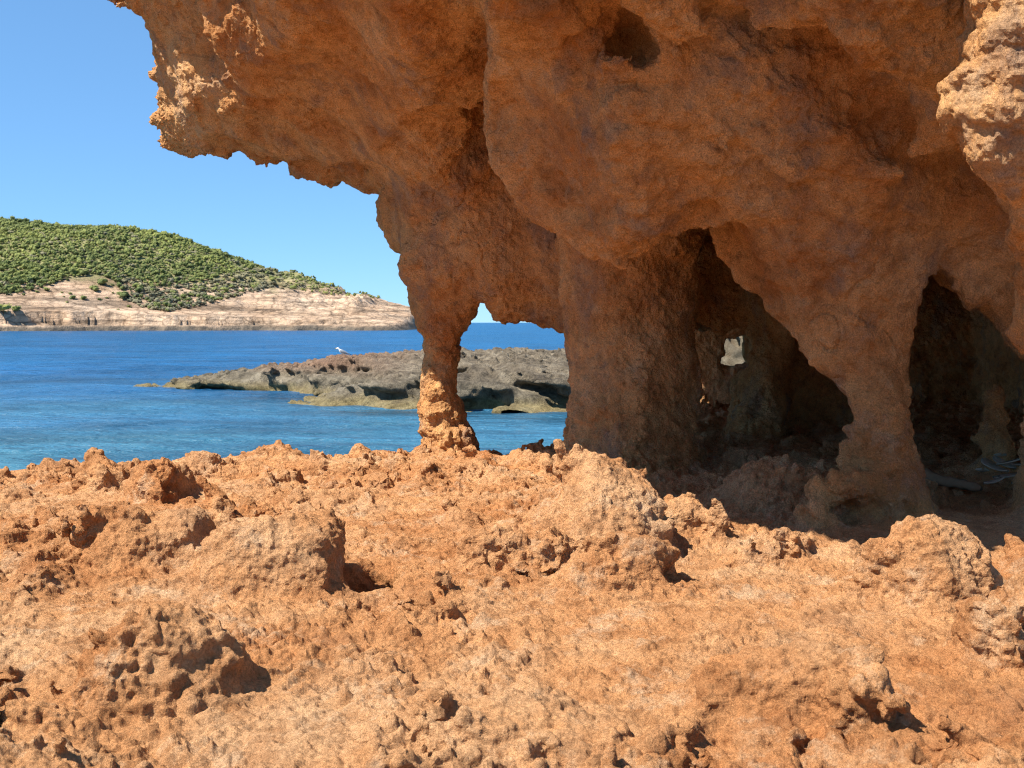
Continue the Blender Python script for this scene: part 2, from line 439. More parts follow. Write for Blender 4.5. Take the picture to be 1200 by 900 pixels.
def pr(px, py, Y, r):           # chain node from picture position, depth and radius in picture points
    q = P(px, py, Y); return (q[0], q[1], q[2], r / F_PX * Y)
PILLARS = [
    [pr(522, 320, 6.95, 44), pr(518, 360, 7.0, 30), pr(515, 395, 7.0, 22), pr(513, 440, 7.0, 20), pr(517, 480, 7.0, 25), pr(524, 515, 7.0, 30), pr(526, 560, 7.0, 40)],
    [pr(738, 260, 6.15, 84), pr(737, 330, 6.2, 78), pr(737, 430, 6.2, 74), pr(738, 500, 6.15, 76), pr(744, 550, 6.1, 86), pr(750, 620, 6.0, 112)],
    [pr(1010, 360, 4.68, 58), pr(1024, 410, 4.62, 46), pr(1036, 455, 4.52, 33), pr(1036, 500, 4.45, 29), pr(1036, 545, 4.40, 31), pr(1048, 590, 4.36, 40), pr(1060, 640, 4.34, 56), pr(1062, 700, 4.34, 68)],
    [pr(1262, 330, 4.4, 66), pr(1272, 450, 4.4, 62), pr(1280, 640, 4.4, 90)],
]
INNER = [pr(925, 260, 7.9, 70), pr(908, 390, 7.9, 28), pr(898, 450, 7.8, 26), pr(884, 510, 7.6, 34), pr(862, 570, 7.5, 56)]
STUMP = [pr(1166, 450, 5.6, 9), pr(1166, 500, 5.6, 15), pr(1168, 545, 5.6, 18), pr(1166, 600, 5.6, 28)]
LOOP = [pr(1026, 572, 4.32, 18), pr(985, 572, 4.26, 17), pr(956, 590, 4.22, 17), pr(966, 618, 4.22, 20), pr(1000, 650, 4.24, 28)]
TOOTH = [pr(880, 262, 5.0, 30), pr(884, 300, 5.0, 20), pr(908, 322, 5.0, 24), pr(940, 360, 4.95, 26), pr(965, 390, 4.9, 26)]
BULGE = [pr(1250, -160, 3.0, 90), pr(1240, -40, 3.05, 74), pr(1216, 60, 3.1, 70), pr(1204, 115, 3.1, 72), pr(1215, 180, 3.15, 50), pr(1215, 232, 3.2, 32), pr(1225, 300, 3.5, 30), pr(1235, 380, 3.8, 40)]

# outcrops on the ground: (label, centre px, front base py, top py, width px, depth ratio, power, blend)
OUTCROPS = [
    ('large flat-topped sandstone boulder with undercut shaded flank above its short shadow', 338, 742, 614, 184, 0.9, 3.2, 0.03),
    ('broad rounded sandstone hump touching the flat-topped boulder', 198, 710, 594, 172, 0.8, 2.8, 0.04),
    ('pitted sandstone crag with dark flank on the rim above the sea', 196, 618, 536, 78, 0.9, 3.0, 0.025),
    ('low knobbly sandstone crest on the rim next to the pitted crag', 128, 604, 534, 72, 0.8, 2.6, 0.03),
    ('small knobbly sandstone lump with a dark hollow on the sandy shelf', 42, 745, 684, 110, 0.8, 2.4, 0.03),
    ('craggy sandstone mound split by a grey sloping face', 185, 900, 716, 235, 0.75, 2.3, 0.05),
    ('pocked sandstone knob beside the craggy split mound', 15, 880, 782, 105, 0.9, 2.4, 0.04),
    ('tall sandstone mound leaning against the foot of the thick pillar', 692, 700, 512, 225, 1.4, 1.5, 0.07),
    ('crumbling sandstone hump with dark pits below the pillar mound', 718, 748, 622, 200, 0.6, 2.2, 0.05),
    ('low sandstone hump with a dark cleft beside the crumbling hump', 612, 712, 628, 125, 0.7, 2.4, 0.04),
    ('honeycombed sandstone ledge at the edge of the cave shadow', 822, 664, 598, 120, 0.6, 3.0, 0.03),
    ('sandstone hump in front of the slender pillar foot', 950, 702, 630, 130, 0.7, 2.4, 0.04),
    ('pointed smooth sandstone mound casting shade before the slender pillar', 1098, 770, 606, 205, 0.75, 1.6, 0.04),
    ('rounded sandstone mound with a small round hole in its flank', 915, 903, 762, 220, 0.7, 2.3, 0.04),
    ('lumpy pitted sandstone cluster below the pointed mound', 1165, 835, 730, 130, 0.8, 2.4, 0.04),
    ('tiny sandstone fin in the shadow end of the flat-topped boulder', 517, 750, 698, 42, 0.8, 2.4, 0.02),
    ('flat sandstone lip with a shaded edge on the open sandy shelf', 600, 805, 752, 105, 0.6, 2.6, 0.03),
    ('rough sandstone knob on the shelf under the flat lip', 590, 905, 838, 150, 0.7, 2.4, 0.04),
    ('sandstone block by the cave mouth and bleached litter', 1208, 718, 630, 90, 0.9, 2.6, 0.04),
    ('shaded rough sandstone boulder inside the cave mouth', 925, 630, 538, 150, 0.7, 2.8, 0.04),
    ('shaded sandstone hump between the slim pillar and the thick one', 632, 560, 516, 66, 0.9, 2.0, 0.05),
    ('knobbly sandstone crest on the rim with the sea right behind', 330, 568, 522, 110, 0.7, 2.0, 0.06),
    ('low ragged sandstone crest on the rim near the slim pillar', 432, 562, 526, 110, 0.7, 2.0, 0.06),
    ('sandstone hump between the rim crest and the rounded hump', 240, 580, 532, 70, 0.7, 2.0, 0.06),
    ('angular sandstone knob on the shelf above the flat lip', 555, 648, 606, 80, 0.7, 2.4, 0.03),
    ('squat sandstone knob between the pocked knob and the craggy mound', 92, 800, 748, 80, 0.8, 2.2, 0.03),
    ('pitted sandstone ridge in front of the crumbling hump', 790, 745, 690, 110, 0.6, 2.2, 0.04),
    ('slanting sandstone knob on the rim by the foot of the slim pillar', 468, 572, 536, 60, 0.8, 2.4, 0.03),
    ('weathered sandstone knob between the rim crest and the flat-topped boulder', 300, 612, 572, 62, 0.8, 2.4, 0.03),
    ('small sandstone knob on the rim above the small knobbly lump', 40, 640, 592, 85, 0.8, 2.2, 0.04),
    ('low sandstone boss between the flat-topped boulder and the angular knob', 455, 628, 590, 85, 0.7, 2.2, 0.04),
]
OC = []
for (lab, px, pb, pt, w, ratio, pw, k) in OUTCROPS:
    y0 = ground_y(min(pb, 905)) if pb <= 905 else ground_y(905)
    rx = w / 2 / F_PX * y0; ry = rx * ratio * (1.0 if pb > 640 else 1.6)
    yc = y0 + ry * 0.85
    top = P(px, pt + (9 if pb < 622 else 0), yc)
    OC.append((lab, (top[0], yc, GZ - 0.04), (rx * yc / y0 * 1.05, ry, top[2] - GZ + 0.04), pw, k))
CALM = []
for o in OC:
    for key_, st_ in (('pointed', 0.6), ('rounded sandstone mound', 0.85), ('tall', 0.45), ('large flat', 0.4), ('broad rounded', 0.35)):
        if o[0].startswith(key_): CALM.append((o[1][0] + 0.1 * o[2][0], o[1][1], 1.1 * max(o[2][0], o[2][1]), st_))
CALM += [(0.0, 2.9, 0.5, 0.4), (0.75, 3.3, 0.45, 0.4)]
# scooped hollows: (px, py, Y, radius px, stretch xyz)
def scoop(px, py, Y, r, st=(1, 1, 1)):
    q = P(px, py, Y); r = r / F_PX * Y
    return (q, (r * st[0], r * st[1], r * st[2]))
SCOOPS = [scoop(436, 690, ground_y(720) + 0.05, 34, (0.8, 1.4, 1.5)),
          scoop(655, 690, ground_y(712), 17, (1, 1.4, 1.2)), scoop(610, 690, ground_y(716), 15, (1.4, 1.2, 0.9)), scoop(905, 865, ground_y(885) - 0.02, 17, (0.9, 1.5, 1.0)),
          scoop(948, 652, ground_y(672) - 0.02, 9, (1.2, 2, 1)), scoop(560, 632, ground_y(640), 15, (1.3, 1.2, 0.7)), scoop(832, 654, ground_y(660), 13, (1.3, 1.6, 0.8)),
          scoop(735, 665, ground_y(700), 20, (1.0, 0.8, 1.5)), scoop(820, 622, ground_y(650), 12, (1.2, 1.2, 0.9)), scoop(1010, 415, 4.3, 9, (1.0, 1.2, 0.8)),
          scoop(1000, 602, 4.2, 14, (1.1, 4, 1.1)), scoop(905, 318, 4.45, 24, (1.3, 0.9, 0.8)), scoop(60, 720, ground_y(735), 15, (1.4, 1.2, 0.8)),
          scoop(215, 585, ground_y(605) + 0.1, 16, (0.8, 1.4, 1.4)), scoop(1150, 690, ground_y(740) + 0.1, 26, (0.7, 1.3, 1.4)), scoop(1085, 655, 4.35, 24, (0.8, 1, .6)),
          scoop(240, 800, ground_y(840), 20, (1, 1, 1.2)), scoop(500, 655, ground_y(665), 10), scoop(130, 610, ground_y(640), 14, (1.6, 1, .7)), scoop(690, 190, 4.2, 10, (1.5, .7, .5))]

def on_relief(px, py, F, r, dy=0.0):
    y = 5.0
    for _ in range(25):
        q = P(px, py, y); y = 0.5 * y + 0.5 * float(F(np.array([q[0]]), np.array([q[2]]))[0])
    q = P(px, py, y + dy); return (q[0], q[1], q[2], r)
# undercuts behind the hanging lips of the ceiling
CUTS = [[on_relief(*a) for a in c] for c in (
    [(480, 78, FA, .12, .05), (555, 92, FA, .12, .05)],
    [(985, 55, FB, .10, .05), (1005, 112, FB, .13, .05), (1045, 158, FB, .14, .05), (1100, 194, FB, .14, .05), (1150, 220, FB, .15, .05)],
    [(572, 105, FA, .15, -.05), (590, 160, FA, .18, -.05), (606, 210, FA, .17, -.05), (622, 250, FA, .14, -.05)],
    [(840, 25, FB, .15, -.05), (900, 45, FB, .17, -.05)],
    [(742, 12, FB, .012, .0), (738, 34, FB, .025, .1), (732, 58, FB, .015, .2), (738, 40, FB, .05, .7)])]
def parts_field(p, warp=True):
    """distances of each piece of the shore, as a dict"""
    x, y, z = p[:, 0], p[:, 1], p[:, 2]
    d = {}
    w = np.stack([vnoise(p, 0.33, 1), vnoise(p, 0.33, 2), vnoise(p, 0.33, 3)], 1) * 0.035 if warp else 0.0
    w2 = np.stack([vnoise(p, 0.11, 4), vnoise(p, 0.11, 5), vnoise(p, 0.11, 6)], 1) * 0.014 if warp else 0.0
    pw = p + w + w2
    xw, zw = x + (w2[:, 0] if warp else 0), z + (w2[:, 2] if warp else 0)
    fa = FA(x, z); fb = FB(x, z)
    za = zw - 0.24 * np.maximum(y - fa, 0)
    rear = 11.3 - 2.4 * sstep(x, 0.3, -0.3)
    a = smax(MA(xw, za), (fa - y) * FAs(x, z), 0.05)
    a1 = smax(ME1(xw, za), (fa - 0.22 - y) * FAs(x, z), 0.04)
    a2 = smax(ME2(xw, za), (fa - 0.2 - y) * FAs(x, z), 0.05)
    top = z - (2.5 - 0.3 * sstep(x, -1.0, -1.6) + 0.1 * (vnoise(p, 0.9, 8) if warp else 0))
    b = smax(MB(xw, zw - 0.35 * np.maximum(y - fb - 0.05, 0)), (fb - y) * FBs(x, z), 0.025)
    dd = smax(MD(xw, zw), (fb - 0.22 - y) * FBs(x, z), 0.04)
    roof = smin(np.minimum(smin(a, a1, 0.025), smin(a, a2, 0.025)), b, 0.03)
    roof = smin(roof, dd, 0.03)
    bul = chain(pw, BULGE) - 0.015
    roof = smin(roof, bul, 0.08); d['bulge'] = bul
    roof = np.maximum(smax(roof, top, 0.15), y - rear)
    roof = np.maximum(roof, x - 4.95)
    # the cave hollow under the roof
    qx = np.abs(x - 2.56) - 1.84; qy = np.abs(y - 7.65) - 2.8; qz = np.abs(z + 0.6) - 1.45 - 0.08 * (vnoise(p, 0.5, 9) if warp else 0)
    hollow = np.maximum(np.maximum(qx, qy), qz)
    roof = smax(roof, -hollow, 0.06)
    for c in CUTS:
        roof = smax(roof, -chain(pw, c), 0.05 if c[0][3] > 0.08 else 0.015)
    d['roof'] = smin(roof, chain(pw, TOOTH), 0.03)
    for k, c in enumerate(PILLARS):
        d['pillar%d' % k] = chain(pw, c)
    d['pillar2'] = smin(d['pillar2'], chain(pw, LOOP), 0.03)
    part = np.maximum(np.abs(y - Y_PART - 0.12) - 0.14, np.abs(x - 1.83) - 1.07)
    part = np.maximum(part, z - 0.9)
    part = smax(part, -MPO(xw, zw), 0.05)
    d['inner'] = smin(chain(pw, INNER), part, 0.06)
    d['stump'] = chain(pw, STUMP)
    back = np.maximum(np.abs(y - 10.85) - 0.42, np.maximum(0.7 - x, x - 4.95))
    side = np.maximum(np.abs(x - 4.7) - 0.3, np.abs(y - 7.8) - 3.3)
    back = np.minimum(smax(back, -MBO(xw, zw), 0.03), side)
    d['back'] = np.maximum(back, z - 1.6)
    # ground: shelf, then the drop to the sea
    edge = 7.15 + 0.3 * x * (x < 0) * 0.8 + 4.3 * sstep(x, 0.5, 1.3) + 0.25 * (vnoise(p, 0.8, 10) if warp else 0)
    gz = GZ + 0.035 * (vnoise(p, 0.9, 12) + 0.6 * vnoise(p, 0.4, 13) if warp else 0) - 0.1 * sstep(y, 2.9, 2.0)
    shelf = smax(z - gz, (y - edge) * 0.75, 0.12)
    slope = z - (GZ - 0.35 - 0.9 * np.maximum(y - edge, -0.5))
    d['shelf'] = smin(shelf, slope, 0.2)
    for k, (lab, c, r, pwr, kk) in enumerate(OC):
        kx = 1 + 0.4 / min(r)
        m = (np.abs(x - c[0]) < r[0] * kx) & (np.abs(y - c[1]) < r[1] * kx)
        v = np.full(len(p), 9.0, np.float32)
        if m.any():
            pm = pw[m] + (w[m] * 0.8 if warp else 0)
            v[m] = smax(ellipsoid(pm, c, r, pwr), (pm[:, 0] - c[0] - 0.74 * r[0] + 0.1 * (pm[:, 2] - GZ) + (0.3 * r[0] * (vnoise(p[m], 0.16, 14) + 0.2 * vnoise(p[m], 0.07, 15)) if warp else 0)) * 0.8, 0.04)
        d['oc%d' % k] = v
    return d
ROCK_KEYS = ['roof', 'pillar0', 'pillar1', 'pillar2', 'pillar3', 'inner', 'stump', 'back']

def shore_base(p):
    d = parts_field(p)
    f = d['roof']
    f = smin(f, d['pillar0'], 0.06); f = smin(f, d['pillar1'], 0.10); f = smin(f, d['pillar2'], 0.05); f = smin(f, d['pillar3'], 0.12)
    f = smin(f, d['inner'], 0.08); f = smin(f, d['back'], 0.08); f = smin(f, d['stump'], 0.04)
    g = d['shelf']
    for k in range(len(OC)):
        v = d['oc%d' % k]; m = v < 1.0
        if m.any(): g[m] = smin(g[m], v[m], OC[k][4])
    hi = sstep(p[:, 2], 0.0, 0.35) * (0.15 + 0.85 * sstep(d['bulge'], 0.05, 0.3))
    f = f + 0.035 * vnoise(p, 0.42, 20) + 0.024 * vnoise(p, 0.19, 21) + hi * (0.17 * np.abs(vnoise(p, 0.55, 24)) + 0.07 * np.abs(vnoise(p, 0.24, 25)) - 0.09)
    return np.stack([f, g], 1)
def shore_detail(p, b):
    f_r, f_g = b[:, 0], b[:, 1]
    x, y, z = p[:, 0], p[:, 1], p[:, 2]
    m = f_r < f_g + 0.08
    q = p[m]
    if len(q):          # roof and pillars: soft scallops and a ragged skin, rougher near the ground
        f_r = f_r.copy()
        tz = (q[:, 2] + 0.12 * q[:, 0] + 0.05 * vnoise(q, 0.3, 27)) / 0.13; tz = tz - np.floor(tz)
        f_r[m] += 0.040 * (np.abs(tz - 0.35) - 0.3) * sstep(vnoise(q, 0.7, 28), -0.3, 0.3) + 0.016 * vnoise(q, 0.085, 22) - (0.02 + 0.028 * sstep(q[:, 2], 0.3, 0.7)) * (np.abs(vnoise(q, 0.15, 29)) - 0.3) * sstep(vnoise(q, 0.5, 16), -0.2, 0.4) + (0.008 + 0.024 * sstep(q[:, 2], -0.2, -0.55)) * (0.35 - np.abs(vnoise(q, 0.075, 23)) * 1.5 + 0.4 * vnoise(q, 0.04, 26))
    m = f_g < f_r + 0.08
    q = p[m]
    if len(q):          # ground: knobs and dissolved pits, rough on the crests and smooth in the pans
        f_g = f_g.copy(); qz = q[:, 2]
        rough = np.clip(sstep(vnoise(q, 0.6, 30) + 0.5 * vnoise(q, 0.23, 31), -0.12, 0.55) * 0.95 + sstep(qz, GZ + 0.02, GZ + 0.2) * 0.35 + sstep(q[:, 1], 4.8, 6.5) * 0.5, 0.16, 1.15)
        for (cx_, cy_, r_, st_) in CALM: rough = rough * (1 - st_ * np.exp(-((q[:, 0] - cx_) ** 2 + (q[:, 1] - cy_) ** 2) / (r_ * r_)))
        jq = q + 0.02 * np.stack([vnoise(q, 0.05, 35), vnoise(q, 0.05, 36), vnoise(q, 0.05, 37)], 1)
        n = 0.055 * vnoise(q, 0.24, 32) - 0.050 * np.abs(vnoise(q, 0.13, 33)) + 0.020 * vnoise(q, 0.07, 34) - 0.026 * np.abs(vnoise(jq, 0.055, 38))
        pit = np.clip(0.40 - worley(jq, 0.13, 1), 0, 1) * sstep(vnoise(q, 0.35, 39), 0.0, 0.5); pit2 = np.clip(0.40 - worley(jq, 0.06, 2), 0, 1)
        f_g[m] += rough * (n + 0.031 + 0.07 * pit + 0.04 * pit2 - 0.12 * np.clip(0.48 - worley(jq, 0.24, 7), 0, 1) - 0.13 * np.clip(0.46 - worley(jq, 0.10, 8), 0, 1))
    f = smin(f_r, f_g, 0.07)
    for (c, r) in SCOOPS:
        kx = 1 + 0.12 / min(r)
        m = (np.abs(x - c[0]) < r[0] * kx) & (np.abs(y - c[1]) < r[1] * kx) & (np.abs(z - c[2]) < r[2] * kx)
        if m.any():
            q = p[m] + 0.012 * np.stack([vnoise(p[m], 0.06, 40), vnoise(p[m], 0.06, 41), vnoise(p[m], 0.06, 42)], 1)
            f[m] = smax(f[m], -ellipsoid(q, c, r), 0.02 if max(r[0], r[2]) < 0.13 else 0.07)
    return f
DELTA = 0.0032
Y0S, Y1S = 2.55, 12.6
def shore_mesh(dl, u0, u1, v0, v1):
    def to_world(ijk):
        w = Y0S * np.exp(ijk[:, 1] * dl)
        return np.stack([(u0 + ijk[:, 0] * dl) * w, w - 1.0, (v0 + ijk[:, 2] * dl) * w], 1)
    dims = [int((u1 - u0) / dl), int(math.log(Y1S / Y0S) / dl), int((v1 - v0) / dl)]
    return mesh_field(shore_base, shore_detail, to_world, dims, lambda p: (p[:, 1] + 1.0) * dl, 2, 0.07, 0.012)
sv, sq = shore_mesh(DELTA, -0.58, 0.86, -0.5, 0.315)
tv, tq = shore_mesh(0.009, -0.66, 0.9, 0.30, 0.80)          # the top of the rock mass, above the view
print('shore', len(sv), len(sq), round(time.time() - T0, 1))
# drop the outer shell nobody can see, then refine the faces that can be seen from about here
cen = sv[sq].mean(1)
keep = ~((cen[:, 2] < -1.35) | (cen[:, 1] > 10.95) | ((cen[:, 0] > 4.7)))
sq = sq[keep]; cen = cen[keep]
pl = pieces(sq, len(sv)); big = np.bincount(pl, minlength=len(sv))[pl] > 3000      # no crumbs in the air
sq = sq[big]; cen = cen[big]
seen = np.zeros(len(sq), bool)
for ox in (-0.45, 0.0, 0.45):
    dd = cen - np.array([ox, 0, 0]); dep = dd[:, 1] * CT - dd[:, 2] * ST
    a = ((dd[:, 0] / dep * F_PX + 750) / 4).astype(int); b = ((-(dd[:, 1] * ST + dd[:, 2] * CT) / dep * F_PX + 520) / 4).astype(int)
    ok = (a >= 0) & (a < 375) & (b >= 0) & (b < 265)
    z = np.full(375 * 265, 1e9, np.float32); np.minimum.at(z, a[ok] * 265 + b[ok], dep[ok])
    z = z.reshape(375, 265); zz = z.copy()
    k = np.nonzero(ok)[0]
    seen[k] |= dep[k] < zz[a[k], b[k]] * 1.008 + 0.035
def refine(v, q, sel):
    qs = q[sel]; n = len(v)
    e = np.sort(np.stack([qs, np.roll(qs, -1, 1)], -1).reshape(-1, 2), 1)
    key = e[:, 0].astype(np.int64) * n + e[:, 1]
    u, inv = np.unique(key, return_inverse=True)
    mid = 0.5 * (v[u // n] + v[u % n]); inv = inv.reshape(-1, 4) + n
    c = v[qs].mean(1); ci = np.arange(len(qs)) + n + len(u)
    out = [np.stack([qs[:, k], inv[:, k], ci, inv[:, k - 1]], 1) for k in range(4)]
    rest = q[~sel]                          # neighbours of refined faces become fans, so that no seam opens
    e2 = np.sort(np.stack([rest, np.roll(rest, -1, 1)], -1).reshape(-1, 2), 1)
    k2 = e2[:, 0].astype(np.int64) * n + e2[:, 1]
    pos = np.minimum(np.searchsorted(u, k2), len(u) - 1); has = (u[pos] == k2).reshape(-1, 4); pos = pos.reshape(-1, 4)
    bord = has.any(1); B = rest[bord]; hb = has[bord]; pb = pos[bord] + n
    c2 = v[B].mean(1); c2i = np.arange(len(B)) + n + len(u) + len(qs)
    for k in range(4):
        h = hb[:, k]; a_, b_ = B[:, k], B[:, (k + 1) % 4]
        out.append(np.stack([a_[~h], b_[~h], c2i[~h], c2i[~h]], 1))
        out.append(np.stack([a_[h], pb[h, k], c2i[h], c2i[h]], 1)); out.append(np.stack([pb[h, k], b_[h], c2i[h], c2i[h]], 1))
    return np.concatenate([v, mid, c, c2]), np.concatenate([rest[~bord]] + out)
gone = ~seen & ((cen[:, 2] < -1.12) | ((cen[:, 0] < 0.5) & (cen[:, 1] > 8.0) & (cen[:, 2] > 0.2)))    # the far back of the mass
sq = sq[~gone]; seen = seen[~gone]
print('seen', seen.sum(), 'of', len(seen))
sv, sq = refine(sv, sq, seen)
# fine skin relief along the normal
nrm = vnormals(sv, sq)
def skin(p):
    g_ = sstep(p[:, 2], -0.4, -0.68)
    patch = sstep(vnoise(p, 0.3, 55) + 0.6 * vnoise(p, 0.12, 56), -0.5, 0.5)
    r = 0.005 * vnoise(p, 0.034, 50) + 0.0042 * vnoise(p, 0.018, 51) + 0.0028 * vnoise(p, 0.010, 52)
    knob = 0.026 * (np.abs(vnoise(p, 0.045, 53)) - 0.35) + 0.012 * (np.abs(vnoise(p, 0.022, 54)) - 0.35)
    pits = 0.042 * np.clip(0.42 - worley(p, 0.045, 3), 0, 1) + 0.022 * np.clip(0.42 - worley(p, 0.024, 4), 0, 1)
    n1 = vnoise(p, 0.6, 57) + 0.35 * vnoise(p, 0.15, 58)
    crack = 0.014 * np.clip(1 - np.abs(n1) / 0.022, 0, 1) * sstep(vnoise(p, 0.8, 59), 0.0, 0.4)
    return -crack * (1 - g_) + r * 1.45 + (0.6 + 0.4 * g_) * patch * knob - (0.5 + 0.5 * g_) * (0.15 + 0.85 * patch) * sstep(vnoise(p, 0.1, 60) + 0.5 * vnoise(p, 0.05, 61), -0.3, 0.6) * pits
fine = run(skin, sv)[:, 0]
sv = sv + nrm * fine[:, None]
cen = sv[sq].mean(1)
keys = ROCK_KEYS + ['shelf'] + ['oc%d' % k for k in range(len(OC))]
def owner_of(p):
    d = parts_field(p)
    for k in range(len(OC)): d['oc%d' % k] = d['oc%d' % k] - 0.03
    return np.stack([d[k] for k in keys], 1).argmin(1).astype(np.float32)
owner = run(owner_of, cen)[:, 0].astype(int)
arch = obj('rock_overhang', None, label='huge orange sandstone overhang standing on eroded pillars over a dark cave', cat='rock')
arch.location = (0.9, 5.4, GZ)
from mathutils import Matrix
ARCH_INV = Matrix.Translation((-0.9, -5.4, -GZ))
for i, k in enumerate(keys):            # one piece per outcrop, strays go to the shelf
    if k.startswith('oc'):
        sel = np.nonzero(owner == i)[0]
        if len(sel) == 0: continue
        v_, q_ = subset(sv, sq, sel); l_ = pieces(q_, len(v_)); c_ = np.bincount(l_)
        owner[sel[l_ != c_.argmax()]] = keys.index('shelf')
plain = {'roof': 'roof', 'pillar0': 'pillar', 'pillar1': 'pillar', 'pillar2': 'pillar', 'pillar3': 'pillar', 'inner': 'inner_wall', 'stump': 'stump', 'back': 'back_wall'}
plabel = {'pillar0': 'slimmest pillar, sunlit and ragged at its foot', 'pillar1': 'thick smooth shaded pillar', 'pillar2': 'waisted pillar with a small loop of rock at its foot'}
obj('roof_top', np_mesh('roof_top', tv, tq, MAT_ROCK), arch).matrix_parent_inverse = ARCH_INV
for i, k in enumerate(keys):
    sel = owner == i
    if sel.sum() < 30: continue
    v, q = subset(sv, sq, sel)
    if k in plain:
        o = obj(plain[k], np_mesh(plain[k], v, q, MAT_ROCK, False), arch)
        o.matrix_parent_inverse = ARCH_INV
        if k in plabel: o['label'] = plabel[k]
    elif k == 'shelf':
        obj('ground', np_mesh('ground', v, q, MAT_GROUND, False), label='rough orange sandstone shelf of the shore', kind='structure')
    else:
        n = int(k[2:])
        obj('rock_outcrop', np_mesh('rock_outcrop', v, q, MAT_GROUND, False), label=OC[n][0], cat='rock', group='outcrops on the sandstone shelf')
print('parts', round(time.time() - T0, 1))

# the rest of the shelf, behind and beside the camera
gx = np.linspace(-16, 16, 90); gy = np.linspace(-14, 4.6, 60)
X, Y = np.meshgrid(gx, gy, indexing='ij')
pp = np.stack([X.ravel(), Y.ravel(), np.zeros(X.size)], 1)
Zs = GZ - 0.2 + 0.05 * vnoise(pp, 1.1, 60) + 0.09 * np.clip(vnoise(pp, 3.0, 61), 0, 1)
vv = np.stack([X.ravel(), Y.ravel(), Zs], 1)
ii = np.arange(X.size).reshape(X.shape)
qq = np.stack([ii[:-1, :-1], ii[1:, :-1], ii[1:, 1:], ii[:-1, 1:]], -1).reshape(-1, 4)
obj('ground', np_mesh('ground', vv, qq, MAT_GROUND), kind='structure', label='sandstone shelf running on along the shore')

# ------------------------------------------------------------------ the low rock ledge in the water
def ledge_mat():
    m, N, L, b = new_mat('grey limestone ledge', 0.95, 0.1)
    g = N.new('ShaderNodeNewGeometry'); pos = g.outputs['Position']
    c = n_ramp(N, L, n_noise(N, L, pos, 0.9, 8, 0.65), [(0.3, (0.10, 0.085, 0.062)), (0.5, (0.24, 0.20, 0.14)), (0.7, (0.42, 0.355, 0.255))])
    sp = N.new('ShaderNodeSeparateXYZ'); L.new(pos, sp.inputs[0])
    nz = n_noise(N, L, pos, 1.6, 5, 0.6)
    ad = N.new('ShaderNodeMath'); ad.operation = 'MULTIPLY_ADD'; ad.inputs[1].default_value = -0.5; L.new(nz, ad.inputs[0]); L.new(sp.outputs[2], ad.inputs[2])
    mr = N.new('ShaderNodeMapRange'); mr.inputs[1].default_value = SEA - 0.15; mr.inputs[2].default_value = SEA + 0.15; mr.inputs[3].default_value = 0.75; mr.inputs[4].default_value = 0.0
    L.new(ad.outputs[0], mr.inputs[0])
    c = n_mix(N, L, mr.outputs[0], c, n_ramp(N, L, nz, [(0.35, (0.30, 0.215, 0.075)), (0.65, (0.42, 0.34, 0.17))]))
    sn = N.new('ShaderNodeSeparateXYZ'); L.new(g.outputs['Normal'], sn.inputs[0])
    m2 = N.new('ShaderNodeMapRange'); m2.inputs[1].default_value = SEA + 0.6; m2.inputs[2].default_value = SEA + 1.0; L.new(sp.outputs[2], m2.inputs[0])
    m3 = N.new('ShaderNodeMath'); m3.operation = 'MULTIPLY'; L.new(m2.outputs[0], m3.inputs[0])
    m4 = N.new('ShaderNodeMapRange'); m4.inputs[1].default_value = -6.5; m4.inputs[2].default_value = -3.0; m4.inputs[3].default_value = 0.8; m4.inputs[4].default_value = 0.1; L.new(sp.outputs[0], m4.inputs[0])
    L.new(m4.outputs[0], m3.inputs[1])
    c = n_mix(N, L, m3.outputs[0], c, (0.33, 0.19, 0.12))
    L.new(c, b.inputs['Base Color'])
    c2 = n_noise(N, L, pos, 4, 10, 0.8)
    L.new(n_mix(N, L, 0.9, c, n_ramp(N, L, c2, [(0.35, grey(0.35)), (0.5, grey(1.0)), (0.65, grey(1.5))]), 'MULTIPLY'), b.inputs['Base Color'])
    n_bump(N, L, b, [(c2, 1.0, 0.35)])
    return m
MAT_LEDGE = ledge_mat()
LP_B = [(-14.6, 43.6), (-12.5, 42.2), (-10.5, 41.2), (-8, 40.0), (-6.3, 38.4), (-2, 36.5), (9, 35), (9, 50), (-2, 50), (-8, 47.5), (-12, 45.2)]
LP_F = [(-7.3, 35.4), (-5.5, 33.6), (-3.5, 32.6), (-1, 32.0), (1.5, 31.4), (9, 31.0), (9, 37.5), (-4, 38.5), (-6.4, 37)]
LMB = Map2(lambda x, y: poly_sdf(LP_B, x, y), -18, 11, 28, 54, 0.08)
LMF = Map2(lambda x, y: poly_sdf(LP_F, x, y), -18, 11, 28, 54, 0.08)
